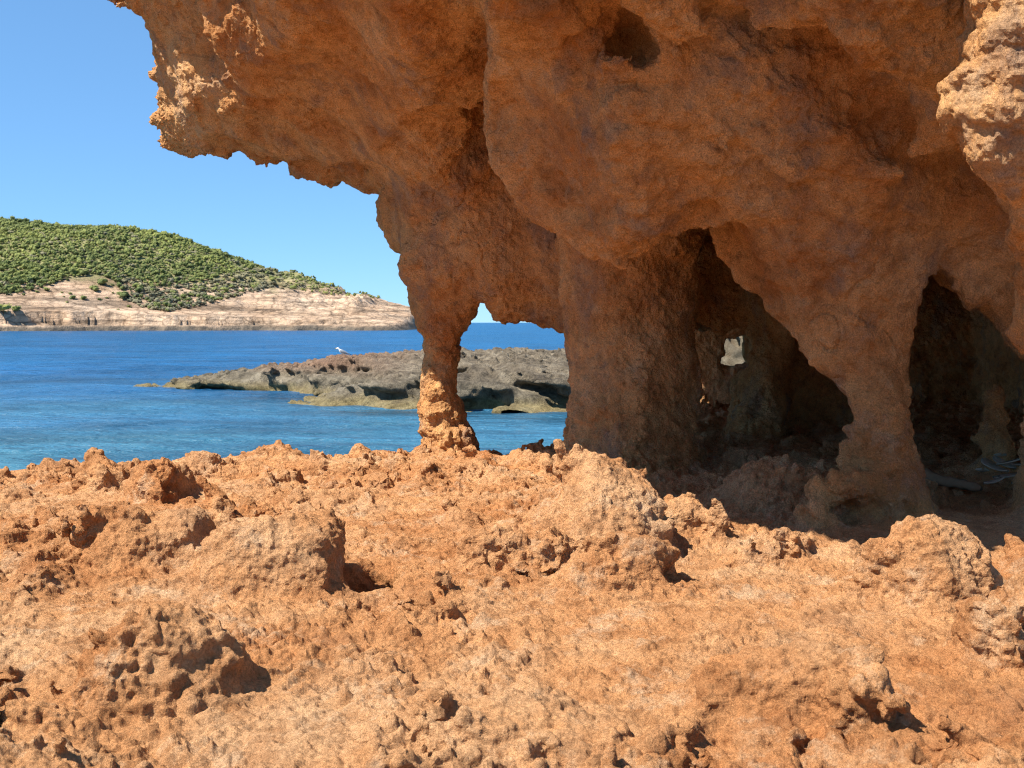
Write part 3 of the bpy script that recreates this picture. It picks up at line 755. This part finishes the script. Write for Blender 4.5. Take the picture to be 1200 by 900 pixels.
def ledge_field(p, fine=True):
    x, y, z = p[:, 0], p[:, 1], p[:, 2]
    hb = np.interp(x, [-15, -13.5, -11, -8.5, -6, -3, 9], [-2.45, -2.36, -2.05, -1.68, -1.4, -1.28, -1.22])
    hf = np.interp(x, [-8, -7, -5.5, -3.5, -1, 2, 9], [-2.5, -2.35, -1.95, -1.7, -1.55, -1.5, -1.4])
    wx = 0.35 * vnoise(p, 1.9, 71) + 0.15 * vnoise(p, 0.8, 72); wy = 0.45 * vnoise(p, 1.9, 73) + 0.15 * vnoise(p, 0.8, 74)
    st = 1.1 * vnoise(p * np.array([0.25, 0.25, 1.0], np.float32), 0.3, 79); wy = wy + st
    b = smax(LMB(x + wx, y + wy - 0.5 * (z + 1.4)), z - hb, 0.25)
    f = smax(LMF(x + wx, y + wy - 0.8 * (z + 1.9)), z - hf - 0.35 * vnoise(p, 2.2, 75), 0.3)
    d = smin(b, f, 0.15)
    if fine:
        d = d + 0.15 * vnoise(p, 0.9, 76) * sstep(z, -0.6, -1.1) + 0.15 * vnoise(p, 0.42, 77) - 0.17 * np.abs(vnoise(p, 0.24, 78)) + 0.06 + 0.05 * vnoise(p, 0.12, 80) + 0.5 * np.clip(0.4 - worley(p, 0.75, 5), 0, 1) * sstep(z, -0.9, -1.3)
    return d
LH = 0.06
lv, lq = mesh_field(lambda p: ledge_field(p, False), lambda p, b: ledge_field(p), lambda i: np.stack([-15.2 + i[:, 0] * LH, 30.4 + i[:, 1] * LH, -2.9 + i[:, 2] * LH], 1), [int(22.5 / LH), int(19 / LH), int(2.6 / LH)], lambda p: np.full(len(p), LH), 1, 0.4, 0.1)
obj('rock_ledge', np_mesh('rock_ledge', lv, lq, MAT_LEDGE), label='low grey and tan rock ledge lying in the water behind the slim pillar', cat='rock')
print('ledge', len(lq), round(time.time() - T0, 1))

# pale sunlit rock seen through the hole in the cave's back wall
MAT_PALE = rock_material('pale limestone', (0.10, 0.075, 0.045), (0.17, 0.14, 0.095), (0.25, 0.21, 0.15), (0.06, 0.045, 0.03), 0.8, (0.28, 0.24, 0.18), 0.5)
pc = P(862, 412, 14.0)
def pale_field(p, fine=True):
    d = ellipsoid(p, (pc[0] + 0.15, pc[1] + 0.5, -0.9), (0.95, 0.7, 0.85), 2.5)
    d = smin(d, ellipsoid(p, (pc[0] - 0.5, pc[1] + 0.2, -1.3), (0.9, 0.7, 0.75), 2.3), 0.1)
    return d + 0.1 * vnoise(p, 0.4, 81) - 0.12 * np.abs(vnoise(p, 0.2, 82)) + 0.05 * vnoise(p, 0.09, 83) + 0.12 * np.clip(0.42 - worley(p, 0.3, 6), 0, 1)
PH = 0.03
bv, bq = mesh_field(pale_field, lambda p, b: pale_field(p), lambda i: np.stack([pc[0] - 1.9 + i[:, 0] * PH, pc[1] - 0.9 + i[:, 1] * PH, -2.4 + i[:, 2] * PH], 1), [int(3.6 / PH), int(2.6 / PH), int(2.8 / PH)], lambda p: np.full(len(p), PH), 1, 0.1, 0.05)
obj('boulder', np_mesh('boulder', bv, bq, MAT_PALE), label='pale sunlit boulder seen through the small hole in the back of the cave', cat='rock')

# ------------------------------------------------------------------ sea
def sea_mat():
    m, N, L, b = new_mat('sea water', 0.28, 0.35)
    g = N.new('ShaderNodeNewGeometry'); pos = g.outputs['Position']
    sp = N.new('ShaderNodeSeparateXYZ'); L.new(pos, sp.inputs[0])
    mr = N.new('ShaderNodeMapRange'); mr.inputs[1].default_value = 14; mr.inputs[2].default_value = 75; mr.inputs[3].default_value = 0; mr.inputs[4].default_value = 1
    nz = n_noise(N, L, pos, 0.06, 3, 0.5, (1, 1.6, 1))
    ad = N.new('ShaderNodeMath'); ad.operation = 'MULTIPLY_ADD'; ad.inputs[1].default_value = 50; L.new(nz, ad.inputs[0]); 
    sb = N.new('ShaderNodeMath'); sb.operation = 'SUBTRACT'; sb.inputs[1].default_value = 25; L.new(sp.outputs[1], sb.inputs[0]); L.new(sb.outputs[0], ad.inputs[2])
    L.new(ad.outputs[0], mr.inputs[0])
    c = n_ramp(N, L, mr.outputs[0], [(0.0, (0.040, 0.135, 0.18)), (0.3, (0.022, 0.100, 0.19)), (0.65, (0.006, 0.075, 0.19)), (1.0, (0.003, 0.080, 0.20))])
    pt = n_ramp(N, L, n_noise(N, L, pos, 0.22, 4, 0.6, (0.5, 1.3, 1)), [(0.38, grey(0.5)), (0.6, grey(1.25))])
    c = n_mix(N, L, 0.8, c, pt, 'MULTIPLY')
    L.new(c, b.inputs['Base Color'])
    b.inputs['IOR'].default_value = 1.33
    w1 = n_noise(N, L, pos, 0.9, 5, 0.6, (0.55, 1.0, 1)); w2 = n_noise(N, L, pos, 3.6, 4, 0.6, (0.6, 1.1, 1))
    w0 = n_noise(N, L, pos, 0.28, 3, 0.5, (0.45, 1.0, 1))
    n_bump(N, L, b, [(w0, 1.0, 1.6), (w1, 1.0, 0.7), (w2, 0.8, 0.16)])
    return m
MAT_SEA = sea_mat()
def grid_mesh(name, xs, ys, zf, mat):
    X, Y = np.meshgrid(xs, ys, indexing='ij'); Z = zf(X, Y)
    ii = np.arange(X.size).reshape(X.shape)
    qq = np.stack([ii[:-1, :-1], ii[1:, :-1], ii[1:, 1:], ii[:-1, 1:]], -1).reshape(-1, 4)
    return np_mesh(name, np.stack([X.ravel(), Y.ravel(), Z.ravel()], 1), qq, mat)
xs = np.concatenate([[-20000, -6000, -2000, -700, -250, -120, -70, -50, -40], np.arange(-34, 12, 0.3), [14, 20, 40, 80, 250, 700, 2000, 6000, 20000.0]])
ys = np.concatenate([[-30, 0, 8, 11], np.arange(13, 34, 0.16), np.arange(34, 75, 0.3), np.arange(75, 130, 1.0), [140, 160, 200, 300, 500, 1200, 3000, 9000, 26000.0]])
def waves(X, Y):
    p = np.stack([X.ravel() * 0.55, Y.ravel() + 0.12 * X.ravel(), np.zeros(X.size)], 1).astype(np.float64)
    near_ = (np.abs(X) < 36) & (Y > 12) & (Y < 130); m = near_.ravel(); z = np.zeros(X.size)
    q = p[m]
    z[m] = (0.05 * vnoise(q, 1.5, 95) + 0.03 * vnoise(q, 0.75, 96) + 0.016 * vnoise(q, 0.4, 97) + 0.05 * vnoise(q, 4.0, 98)) * 0.8
    return SEA + z.reshape(X.shape) * np.clip((130 - Y) / 60, 0, 1) 
obj('sea', grid_mesh('sea', xs, ys, waves, MAT_SEA), kind='structure', label='blue rippled sea water reaching the horizon')

# ------------------------------------------------------------------ the headland across the bay
def headland_mat():
    m, N, L, b = new_mat('dry headland rock', 0.95, 0.1)
    g = N.new('ShaderNodeNewGeometry'); pos = g.outputs['Position']
    c = n_ramp(N, L, n_noise(N, L, pos, 0.05, 8, 0.65), [(0.3, (0.34, 0.225, 0.14)), (0.5, (0.46, 0.325, 0.22)), (0.72, (0.54, 0.41, 0.295))])
    strata = n_noise(N, L, pos, 0.22, 6, 0.6, (0.12, 0.12, 2.6))
    c = n_mix(N, L, 0.8, c, n_ramp(N, L, strata, [(0.38, grey(0.3)), (0.5, grey(0.95)), (0.62, grey(1.25))]), 'MULTIPLY')
    c = n_mix(N, L, 0.7, c, n_ramp(N, L, n_noise(N, L, pos, 0.35, 6, 0.7), [(0.3, (0.45, 0.42, 0.4)), (0.5, grey(1.0)), (0.7, (1.2, 1.15, 1.1))]), 'MULTIPLY')
    mpv = N.new('ShaderNodeMapping'); mpv.inputs['Scale'].default_value = (0.16, 0.16, 0.55); L.new(pos, mpv.inputs['Vector'])
    vb = N.new('ShaderNodeTexVoronoi'); vb.feature = 'DISTANCE_TO_EDGE'; vb.inputs['Scale'].default_value = 1.0; L.new(mpv.outputs[0], vb.inputs['Vector'])
    c = n_mix(N, L, 0.75, c, n_ramp(N, L, vb.outputs['Distance'], [(0.0, (0.35, 0.32, 0.3)), (0.10, grey(1.0)), (0.5, (1.12, 1.08, 1.05))]), 'MULTIPLY')
    sp = N.new('ShaderNodeSeparateXYZ'); L.new(pos, sp.inputs[0])
    nz = n_noise(N, L, pos, 0.15, 5, 0.6)
    ad = N.new('ShaderNodeMath'); ad.operation = 'MULTIPLY_ADD'; ad.inputs[1].default_value = -3.0; L.new(nz, ad.inputs[0]); L.new(sp.outputs[2], ad.inputs[2])
    mr = N.new('ShaderNodeMapRange'); mr.inputs[1].default_value = -3.2; mr.inputs[2].default_value = -2.0; mr.inputs[3].default_value = 0.85; mr.inputs[4].default_value = 0.0
    L.new(ad.outputs[0], mr.inputs[0])
    c = n_mix(N, L, mr.outputs[0], c, (0.13, 0.11, 0.085))
    cv = n_noise(N, L, pos, 0.11, 6, 0.65)
    a2 = N.new('ShaderNodeMath'); a2.operation = 'MULTIPLY_ADD'; a2.inputs[1].default_value = 16.0; L.new(cv, a2.inputs[0]); L.new(sp.outputs[2], a2.inputs[2])
    mc = N.new('ShaderNodeMapRange'); mc.inputs[1].default_value = 20.0; mc.inputs[2].default_value = 26.0; mc.inputs[4].default_value = 0.8; L.new(a2.outputs[0], mc.inputs[0])
    c = n_mix(N, L, mc.outputs[0], c, n_ramp(N, L, n_noise(N, L, pos, 0.8, 4, 0.6), [(0.35, (0.15, 0.165, 0.06)), (0.65, (0.25, 0.255, 0.10))]))
    L.new(c, b.inputs['Base Color'])
    n_bump(N, L, b, [(n_noise(N, L, pos, 0.5, 8, 0.7), 0.9, 1.4)])
    return m
MAT_HEAD = headland_mat()
RIDGE_PX = [-300, -150, -60, 0, 60, 150, 200, 250, 300, 350, 400, 425, 436, 446, 460, 475, 492, 510]
RIDGE_PY = [262, 256, 255, 257, 262, 270, 279, 295, 314, 330, 346, 353, 361, 367, 371, 375, 379, 386]
YR = 440.0
def head_h(X, Y):
    px = 600 + F_PX * X / YR                       # along-shore coordinate
    zr = (378 - np.interp(px, RIDGE_PX, RIDGE_PY)) / F_PX * YR
    p3 = np.stack([X.ravel(), Y.ravel(), np.zeros(X.size)], 1)
    n1 = fbm(p3, 60, 4, 90).reshape(X.shape); n2 = fbm(p3, 14, 4, 91).reshape(X.shape)
    n3 = fbm(p3, 5.0, 3, 92).reshape(X.shape)
    ysh = 322 + 30 * sstep(px, 100, 480) + 5 * n1 + 4.5 * n2 + 1.2 * n3 + 7 * np.sin(X * 0.045)
    t = np.clip((Y - ysh) / (YR - ysh), -0.3, 2)
    h = zr * sstep(t, -0.25, 1.05) ** 1.25
    cl = np.minimum(4.6 + 3.0 * n1 + 1.5 * n2, 0.8 * np.maximum(zr, 0) + 1.5)
    bench = np.where(Y > ysh, 1.6, 0) * sstep(Y - ysh, 0, 1.0)
    cliff = bench + (cl - 1.6) * (1 + 0.4 * n3) * sstep(Y - ysh, 6 + 5 * n2 + 2.5 * n3, 8.5 + 5 * n2 + 2.5 * n3)
    low = SEA + cliff + np.maximum(Y - ysh - 10, 0) * 0.07
    rocky = sstep(px, 260, 400)
    z = np.maximum(np.where(Y > ysh + 8, h, -9), low) + (n1 * 1.2 + n2 * (0.9 + 1.8 * rocky) + n3 * (0.25 + 1.6 * rocky)) * sstep(t, 0.03, 0.3) * np.clip(zr / 15, 0.25, 1)
    z = np.where(Y < ysh, SEA - 1.5 - 0.3 * (ysh - Y), z)
    back = sstep(Y, YR + 5, YR + 120)
    z = z * (1 - back) + (SEA - 4) * back
    endcut = sstep(px, 488, 506)
    return z * (1 - endcut) + (SEA - 2) * endcut
hx = np.arange(-330, -30, 0.8)
hy = np.concatenate([np.arange(300, 365, 0.65), np.arange(365, 450, 1.3), np.arange(450, 570, 6.0)])
obj('headland', grid_mesh('headland', hx, hy, head_h, MAT_HEAD), kind='structure', label='dry headland with pale cliffs and pine scrub across the bay')

def leaf_mat(name, a, b_, c_):
    m, N, L, b = new_mat(name, 0.9, 0.1)
    oi = N.new('ShaderNodeObjectInfo')
    g = N.new('ShaderNodeNewGeometry')
    n = n_noise(N, L, g.outputs['Position'], 0.6, 3, 0.6)
    c = n_ramp(N, L, n, [(0.3, a), (0.5, b_), (0.7, c_)])
    big = n_ramp(N, L, n_noise(N, L, g.outputs['Position'], 0.045, 4, 0.6), [(0.35, (0.68, 0.72, 0.75)), (0.65, (1.25, 1.2, 1.05))])
    c = n_mix(N, L, 1.0, c, big, 'MULTIPLY')
    v = n_ramp(N, L, oi.outputs['Random'], [(0.0, (0.75, 0.8, 0.8)), (1.0, (1.2, 1.15, 1.0))])
    L.new(n_mix(N, L, 1.0, c, v, 'MULTIPLY'), b.inputs['Base Color'])
    return m
MAT_PINE = leaf_mat('pine needles', (0.10, 0.122, 0.05), (0.145, 0.168, 0.064), (0.19, 0.21, 0.085))
MAT_SCRUB = leaf_mat('grey green scrub', (0.13, 0.125, 0.09), (0.18, 0.17, 0.12), (0.24, 0.22, 0.155))
MAT_BARK = leaf_mat('pine bark', (0.07, 0.05, 0.035), (0.10, 0.07, 0.05), (0.13, 0.10, 0.07))
FACES = {}
def crown_mesh(seed, n=40, wide=1.0, tall=1.0, mat=MAT_PINE, trunk=True, nl=5, sub=1):
    """one small far-off tree: leafy clumps round a short trunk, unit size about 1 m radius"""
    r = np.random.default_rng(seed)
    V, Q = [], []
    lobes = [(r.uniform(-0.5, 0.5) * wide, r.uniform(-0.5, 0.5) * wide, r.uniform(0.5, 1.15) * tall, r.uniform(0.42, 0.62)) for _ in range(nl)]
    bm = bmesh.new(); bmesh.ops.create_icosphere(bm, subdivisions=sub, radius=1.0)
    sph = np.array([v.co[:] for v in bm.verts]); tri = [[v.index for v in f.verts] for f in bm.faces]; bm.free()
    for (lx, ly, lz, lr) in lobes:          # leafy masses with a broken surface
        i = len(V); jit = 1 + r.uniform(-0.28, 0.22, (len(sph), 1))
        V += list(sph * jit * lr * np.array([1, 1, 0.85]) + np.array([lx, ly, lz])); Q += [[i + a, i + b, i + c, i + c] for a, b, c in tri]
    for k in range(n):                      # sprays standing out of them
        lx, ly, lz, lr = lobes[k % nl]
        d = r.normal(size=3); d /= np.linalg.norm(d)
        c = np.array([lx, ly, lz]) + d * lr * 1.02
        a = np.cross(d, r.normal(size=3)); a /= np.linalg.norm(a) + 1e-9
        s_ = r.uniform(0.08, 0.16); i = len(V)
        V += [c + a * s_, c + d * s_ * 1.6, c - a * s_]; Q.append([i, i + 1, i + 2, i + 2])
    if trunk:
        i = len(V)
        for (zz, rr) in ((-0.5, 0.07), (0.8, 0.04)):
            for k in range(4):
                V.append(np.array([math.cos(k * 1.571) * rr, math.sin(k * 1.571) * rr, zz]))
        for k in range(4):
            Q.append([i + k, i + (k + 1) % 4, i + 4 + (k + 1) % 4, i + 4 + k])
    me = np_mesh('crown', np.array(V), np.array(Q), mat, smooth=False); FACES[me.name] = np.array(Q)
    if trunk:
        me.materials.append(MAT_BARK)
        idx = np.zeros(len(Q), np.int32); idx[-4:] = 1; me.polygons.foreach_set('material_index', idx)
    return me
pines = [crown_mesh(s) for s in range(6)]
far_pines = [crown_mesh(40 + s, 12, 1.1, 0.9, MAT_PINE, False, 2, 1) for s in range(5)]
scrubs = [crown_mesh(20 + s, 30, 1.2, 0.6, MAT_SCRUB, False) for s in range(4)]
# wooded line: below it (towards the shore) the slope is bare
LINE_X = [-300, 0, 30, 60, 90, 118, 138, 145, 170, 200, 230, 260, 300, 340, 380, 420, 450]
LINE_Y = [356, 354, 347, 338, 330, 326, 336, 356, 366, 370, 364, 356, 346, 343, 349, 353, 356]
cand = []
tx = rng.uniform(-325, -50, 32000); ty = rng.uniform(345, YR + 8, 32000)
tz = head_h(tx[None], ty[None])[0]
for x, y, z in zip(tx, ty, tz):
    px, py = pix(x, y, z)
    if px < -40 or px > 452: continue
    lim = np.interp(px, LINE_X, LINE_Y)
    dens = 1.0 if py < lim - 4 else 0.0
    if px > 300: dens *= (0.6 + 0.4 * math.sin(px * 0.2 + py * 0.4)) * (1 - 0.6 * (px - 300) / 150)
    mid = 140 < px < 340 and py > lim - 32
    if mid: dens *= 0.55
    if dens and random.random() < dens: cand.append((y, x, z, px, py, mid and random.random() < 0.75 or random.random() < 0.10))
taken = []; cells = {}
for c in sorted(cand):
    key = (int(c[1] // 1.25), int(c[0] // 1.25))
    if key in cells: continue
    cells[key] = 1; taken.append(c)
print('trees', len(taken))
n_p = n_s = 0
woodV, woodQ, scV, scQ, wn_, sn_ = [], [], [], [], 0, 0
def add_stuff(me, loc, sc, rz, V, Q, n):
    co = np.empty(len(me.vertices) * 3, np.float32); me.vertices.foreach_get('co', co); co = co.reshape(-1, 3) * sc
    c, s = math.cos(rz), math.sin(rz)
    co = np.stack([co[:, 0] * c - co[:, 1] * s, co[:, 0] * s + co[:, 1] * c, co[:, 2]], 1) + np.array(loc)
    V.append(co); Q.append(FACES[me.name] + n); return n + len(co)
for (y, x, z, px, py, scrubby) in taken:
    rz = random.uniform(0, 6.28); s = random.choice((random.uniform(0.5, 0.9), random.uniform(0.7, 1.2), random.uniform(1.0, 1.6))) * (0.75 if px > 330 else 1.0)
    if scrubby:
        me = random.choice(scrubs); s *= 0.95
        if n_s < 120 and px > 0:
            n_s += 1
            o = obj('shrub', me, label='grey green shrub in the mixed scrub of the headland slope', cat='shrub', group='scrub on the headland slope')
        else:
            sn_ = add_stuff(me, (x, y, z), (s, s, s * 0.9), rz, scV, scQ, sn_); continue
    else:
        me = random.choice(pines); ax_ = random.uniform(0.8, 1.35)
        if n_p < 290 and px > 0:
            n_p += 1
            o = obj('pine_tree', me, label='green pine tree in the wood covering the headland', cat='tree', group='pines on the headland')
        else:
            wn_ = add_stuff(random.choice(far_pines), (x, y, z), (s * ax_, s / ax_, s * random.uniform(0.7, 1.1)), rz, woodV, woodQ, wn_); continue
    o.location = (x, y, z); o.scale = (s, s, s * 0.95); o.rotation_euler.z = rz
obj('pine_wood', np_mesh('pine_wood', np.concatenate(woodV), np.concatenate(woodQ), MAT_PINE, False), kind='stuff', label='dense green pine wood over the top of the headland', cat='wood')
if scV: obj('scrub', np_mesh('scrub', np.concatenate(scV), np.concatenate(scQ), MAT_SCRUB, False), kind='stuff', label='grey green scrub spread over the headland slope', cat='scrub')
# single bushes on the bare slope
def head_at(px, py):
    ys_ = np.arange(318, YR, 0.5); d = np.array([P(px, py, yy) for yy in ys_])
    hh = head_h(d[None, :, 0], d[None, :, 1])[0]
    k = np.nonzero(d[:, 2] <= hh)[0]
    k = k[0] if len(k) else len(ys_) - 1
    return d[k, 0], d[k, 1], hh[k]
for (px, py, s, lab) in [(110, 338, 1.9, 'dark round bush high on the bare sandy slope'), (121, 331, 2.3, 'largest green bush at the top of the bare sandy slope'), (99, 349, 1.5, 'bright green bush in the middle of the bare sandy slope'),
                         (87, 348, 1.4, 'dark bush next to the bright green one on the bare slope'), (82, 342, .9, None), (73, 340, .6, None), (75, 345, .6, None), (79, 352, .7, None), (117, 349, .9, 'low olive tuft on the bare sandy slope'),
                         (125, 347, .7, None), (132, 341, .6, None), (132, 332, .7, None), (138, 360, .6, None), (146, 347, 2.6, 'big dark bush at the rim of the bare slope'), (151, 357, .9, None), (56, 338, 1.3, 'dark bush below the edge of the pine wood'),
                         (4, 368, 2.4, 'green bush low down near the shore cliff'), (18, 367, 1.8, 'green bush on the brink of the shore cliff'), (16, 373, 1.2, 'greyish tuft below the brink of the shore cliff'), (44, 340, .8, None), (28, 343, .8, None)]:
    x, y, z = head_at(px, py + 3)
    o = obj('bush', random.choice(pines), label=lab or 'tiny dark tuft on the bare sandy slope of the headland', cat='bush', group='bushes on the bare slope')
    o.location = (x, y, z - 0.3); o.scale = (s, s, s * 0.75); o.rotation_euler.z = random.uniform(0, 6)
print('headland', round(time.time() - T0, 1))

# ------------------------------------------------------------------ the gull on the ledge
def flat_mat(name, c, rough=0.7):
    m, N, L, b = new_mat(name, rough, 0.3)
    g = N.new('ShaderNodeTexCoord')
    n = n_noise(N, L, g.outputs['Object'], 40, 4, 0.6)
    L.new(n_ramp(N, L, n, [(0.3, tuple(x * 0.85 for x in c)), (0.7, tuple(min(1, x * 1.1) for x in c))]), b.inputs['Base Color'])
    return m
MAT_WHITE = flat_mat('white feathers', (0.80, 0.80, 0.78)); MAT_WING = flat_mat('grey feathers', (0.30, 0.31, 0.33)); MAT_TIP = flat_mat('black feathers', (0.03, 0.03, 0.03))
MAT_BEAK = flat_mat('yellow beak', (0.6, 0.35, 0.05)); MAT_LEG = flat_mat('pinkish leg', (0.4, 0.25, 0.18))
def lathe_x(rings, seg=14):
    """rings (x, z, ry, rz) along the body"""
    V, Q = [], []
    for (x, z, ry, rz) in rings:
        for k in range(seg):
            a = 2 * math.pi * k / seg; V.append((x, math.cos(a) * ry, z + math.sin(a) * rz))
    for i in range(len(rings) - 1):
        for k in range(seg):
            a, b = i * seg + k, i * seg + (k + 1) % seg
            Q.append((a, b, b + seg, a + seg))
    return np.array(V), np.array(Q)
gull = obj('seagull', None, label='white and grey seagull standing on top of the rock ledge', cat='bird')
gp = P(401, 416, 39.2)
# feet on the ledge top: find its height there
near = lv[(np.abs(lv[:, 0] - gp[0]) < 0.25) & (np.abs(lv[:, 1] - gp[1]) < 0.25)]
gz_ = near[:, 2].max() if len(near) else gp[2]
gull.location = (gp[0], gp[1], gz_ - 0.01)
v, q = lathe_x([(-0.225, 0.375, .004, .004), (-0.22, 0.378, .022, .022), (-0.20, 0.385, .038, .040), (-0.17, 0.388, .042, .044), (-0.14, 0.372, .040, .046), (-0.12, 0.335, .045, .055), (-0.09, 0.29, .065, .075), (-0.03, 0.255, .082, .088), (0.06, 0.225, .078, .078), (0.14, 0.19, .055, .05), (0.2, 0.165, .038, .026), (0.27, 0.135, .045, .010), (0.3, 0.122, .04, .004)])
obj('body', np_mesh('body', v, q, MAT_WHITE), gull)
for s in (-1, 1):
    v, q = lathe_x([(-0.1, 0.30, .004, .01), (-0.07, 0.29, .014, .05), (0.02, 0.262, .02, .07), (0.12, 0.225, .018, .055), (0.2, 0.19, .014, .032), (0.28, 0.155, .008, .015), (0.34, 0.13, .003, .004)], 10)
    v = v + np.array([0, s * 0.078, 0]); v[:, 1] -= s * np.clip(v[:, 0] - 0.05, 0, 1) * 0.18
    w_ = obj('wing', np_mesh('wing', v, q, MAT_WING), gull)
    v2, q2 = lathe_x([(0.24, 0.172, .006, .018), (0.30, 0.148, .007, .014), (0.37, 0.118, .002, .003)], 8)
    v2 = v2 + np.array([0, s * 0.040, 0.004])
    obj('wing_tip', np_mesh('wing_tip', v2, q2, MAT_TIP), w_)
    v3, q3 = lathe_x([(0, 0, .006, .006), (0.17, 0, .006, .006)], 6)
    v3 = np.stack([v3[:, 2] + 0.02, v3[:, 1] + s * 0.035, v3[:, 0]], 1)
    lg = obj('leg', np_mesh('leg', v3, q3[:, ::-1], MAT_LEG), gull)
    ft = np.array([(0.03, s * 0.035, .004), (-0.05, s * 0.035 - 0.03, .004), (-0.055, s * 0.035, .004), (-0.05, s * 0.035 + 0.03, .004), (0.03, s * 0.035, .014), (-0.05, s * 0.035 - 0.03, .008), (-0.055, s * 0.035, .008), (-0.05, s * 0.035 + 0.03, .008)])
    obj('foot', np_mesh('foot', ft, np.array([(4, 5, 6, 7), (0, 3, 2, 1), (0, 1, 5, 4), (1, 2, 6, 5), (2, 3, 7, 6), (3, 0, 4, 7)]), MAT_LEG, False), lg)
    ey = lathe_x([(-.007, 0, .002, .002), (-.004, 0, .006, .006), (.004, 0, .006, .006), (.007, 0, .002, .002)], 8)
    obj('eye', np_mesh('eye', ey[0] + np.array([-0.19, s * 0.036, 0.395]), ey[1], MAT_TIP), gull)
v, q = lathe_x([(-0.285, 0.366, .002, .003), (-0.275, 0.370, .006, .009), (-0.25, 0.378, .008, .011), (-0.21, 0.384, .012, .016)], 8)
obj('beak', np_mesh('beak', v, q, MAT_BEAK), gull)
gull.rotation_euler.z = math.radians(8); gull.scale = (0.88, 0.88, 0.88)

# ------------------------------------------------------------------ litter at the mouth of the right-hand cave
MAT_DRIFT = flat_mat('weathered driftwood', (0.25, 0.15, 0.08), 0.9); MAT_STRIP = flat_mat('bleached dry leaf', (0.52, 0.43, 0.31), 0.8)
def floor_z(x, y):
    m = (np.abs(sv[:, 0] - x) < 0.05) & (np.abs(sv[:, 1] - y) < 0.05) & (sv[:, 2] < -0.72)
    return float(sv[m, 2].max()) if m.any() else GZ
a = P(1082, 556, 5.25); b_ = P(1150, 598, 4.95)
a[2] = max(a[2], floor_z(a[0], a[1]) + 0.04); b_[2] = floor_z(b_[0], b_[1]) + 0.02
axv = b_ - a; Ld = np.linalg.norm(axv); n = 14; V, Q = [], []
e1 = np.cross(axv, [0, 0, 1]); e1 /= np.linalg.norm(e1); e2 = np.cross(axv / Ld, e1)
for i in range(n):
    t = i / (n - 1); c = a + axv * t + e2 * 0.012 * math.sin(t * 5) + e1 * 0.01 * math.sin(t * 9)
    r = 0.026 * (1.1 - 0.35 * t) * (1 + 0.12 * math.sin(i * 2.3)) * (0.5 if i in (0, n - 1) else 1)
    for k in range(9):
        an = k * 2 * math.pi / 9; rr = r * (1 + 0.12 * math.sin(3 * an + i)); V.append(c + e1 * math.cos(an) * rr + e2 * math.sin(an) * rr)
for i in range(n - 1):
    for k in range(9):
        Q.append((i * 9 + k, i * 9 + (k + 1) % 9, (i + 1) * 9 + (k + 1) % 9, (i + 1) * 9 + k))
obj('driftwood_stick', np_mesh('driftwood_stick', np.array(V), np.array(Q), MAT_DRIFT), label='grey driftwood stick leaning beside the slender pillar in the cave', cat='stick')
strips = [(1160, 590, .12, 100), (1172, 585, .13, 70), (1180, 600, .16, 15), (1186, 594, .15, 155), (1168, 600, .11, 120), (1192, 590, .13, 165), (1176, 592, .14, 110), (1152, 594, .08, 60), (1184, 604, .12, 5), (1164, 612, .09, 170), (1196, 600, .12, 40)]
for i, (px, py, ln, ang) in enumerate(strips):
    y = ground_y(py); c = P(px, py, y); z = floor_z(c[0], c[1]) + 0.03 + 0.012 * (i % 5)
    r = random.Random(i); V, Q = [], []; n = 8; ca, sa = math.cos(math.radians(ang)), math.sin(math.radians(ang))
    for k in range(n):
        t = k / (n - 1) * 2 - 1; wd = 0.03 * (1 - 0.75 * t ** 4) ; hz = z + 0.006 * (t * t) * r.uniform(0.8, 1.3) + 0.015 * t * r.choice((-1, 1)) * 0
        bend = 0.008 * (1 - t * t); tilt = (0.3, -0.2, 0.1, -0.35, 0.2, 0.0)[i % 6]
        for s_, dz in ((-1, 0.004), (0, -0.004), (1, 0.004), (1, 0.0005), (0, -0.0075), (-1, 0.0005)):
            lx, ly = t * ln / 2, s_ * wd + bend
            V.append((c[0] + lx * ca - ly * sa, y + lx * sa + ly * ca, hz + dz + lx * tilt))
    for k in range(n - 1):
        for j in range(6):
            Q.append((k * 6 + j, (k + 1) * 6 + j, (k + 1) * 6 + (j + 1) % 6, k * 6 + (j + 1) % 6))
    obj('dry_leaf', np_mesh('dry_leaf', np.array(V), np.array(Q), MAT_STRIP), label='bleached dry leaf strip in the pile on the cave floor', cat='leaf', group='bleached leaf strips in the cave')
print('done', round(time.time() - T0, 1))
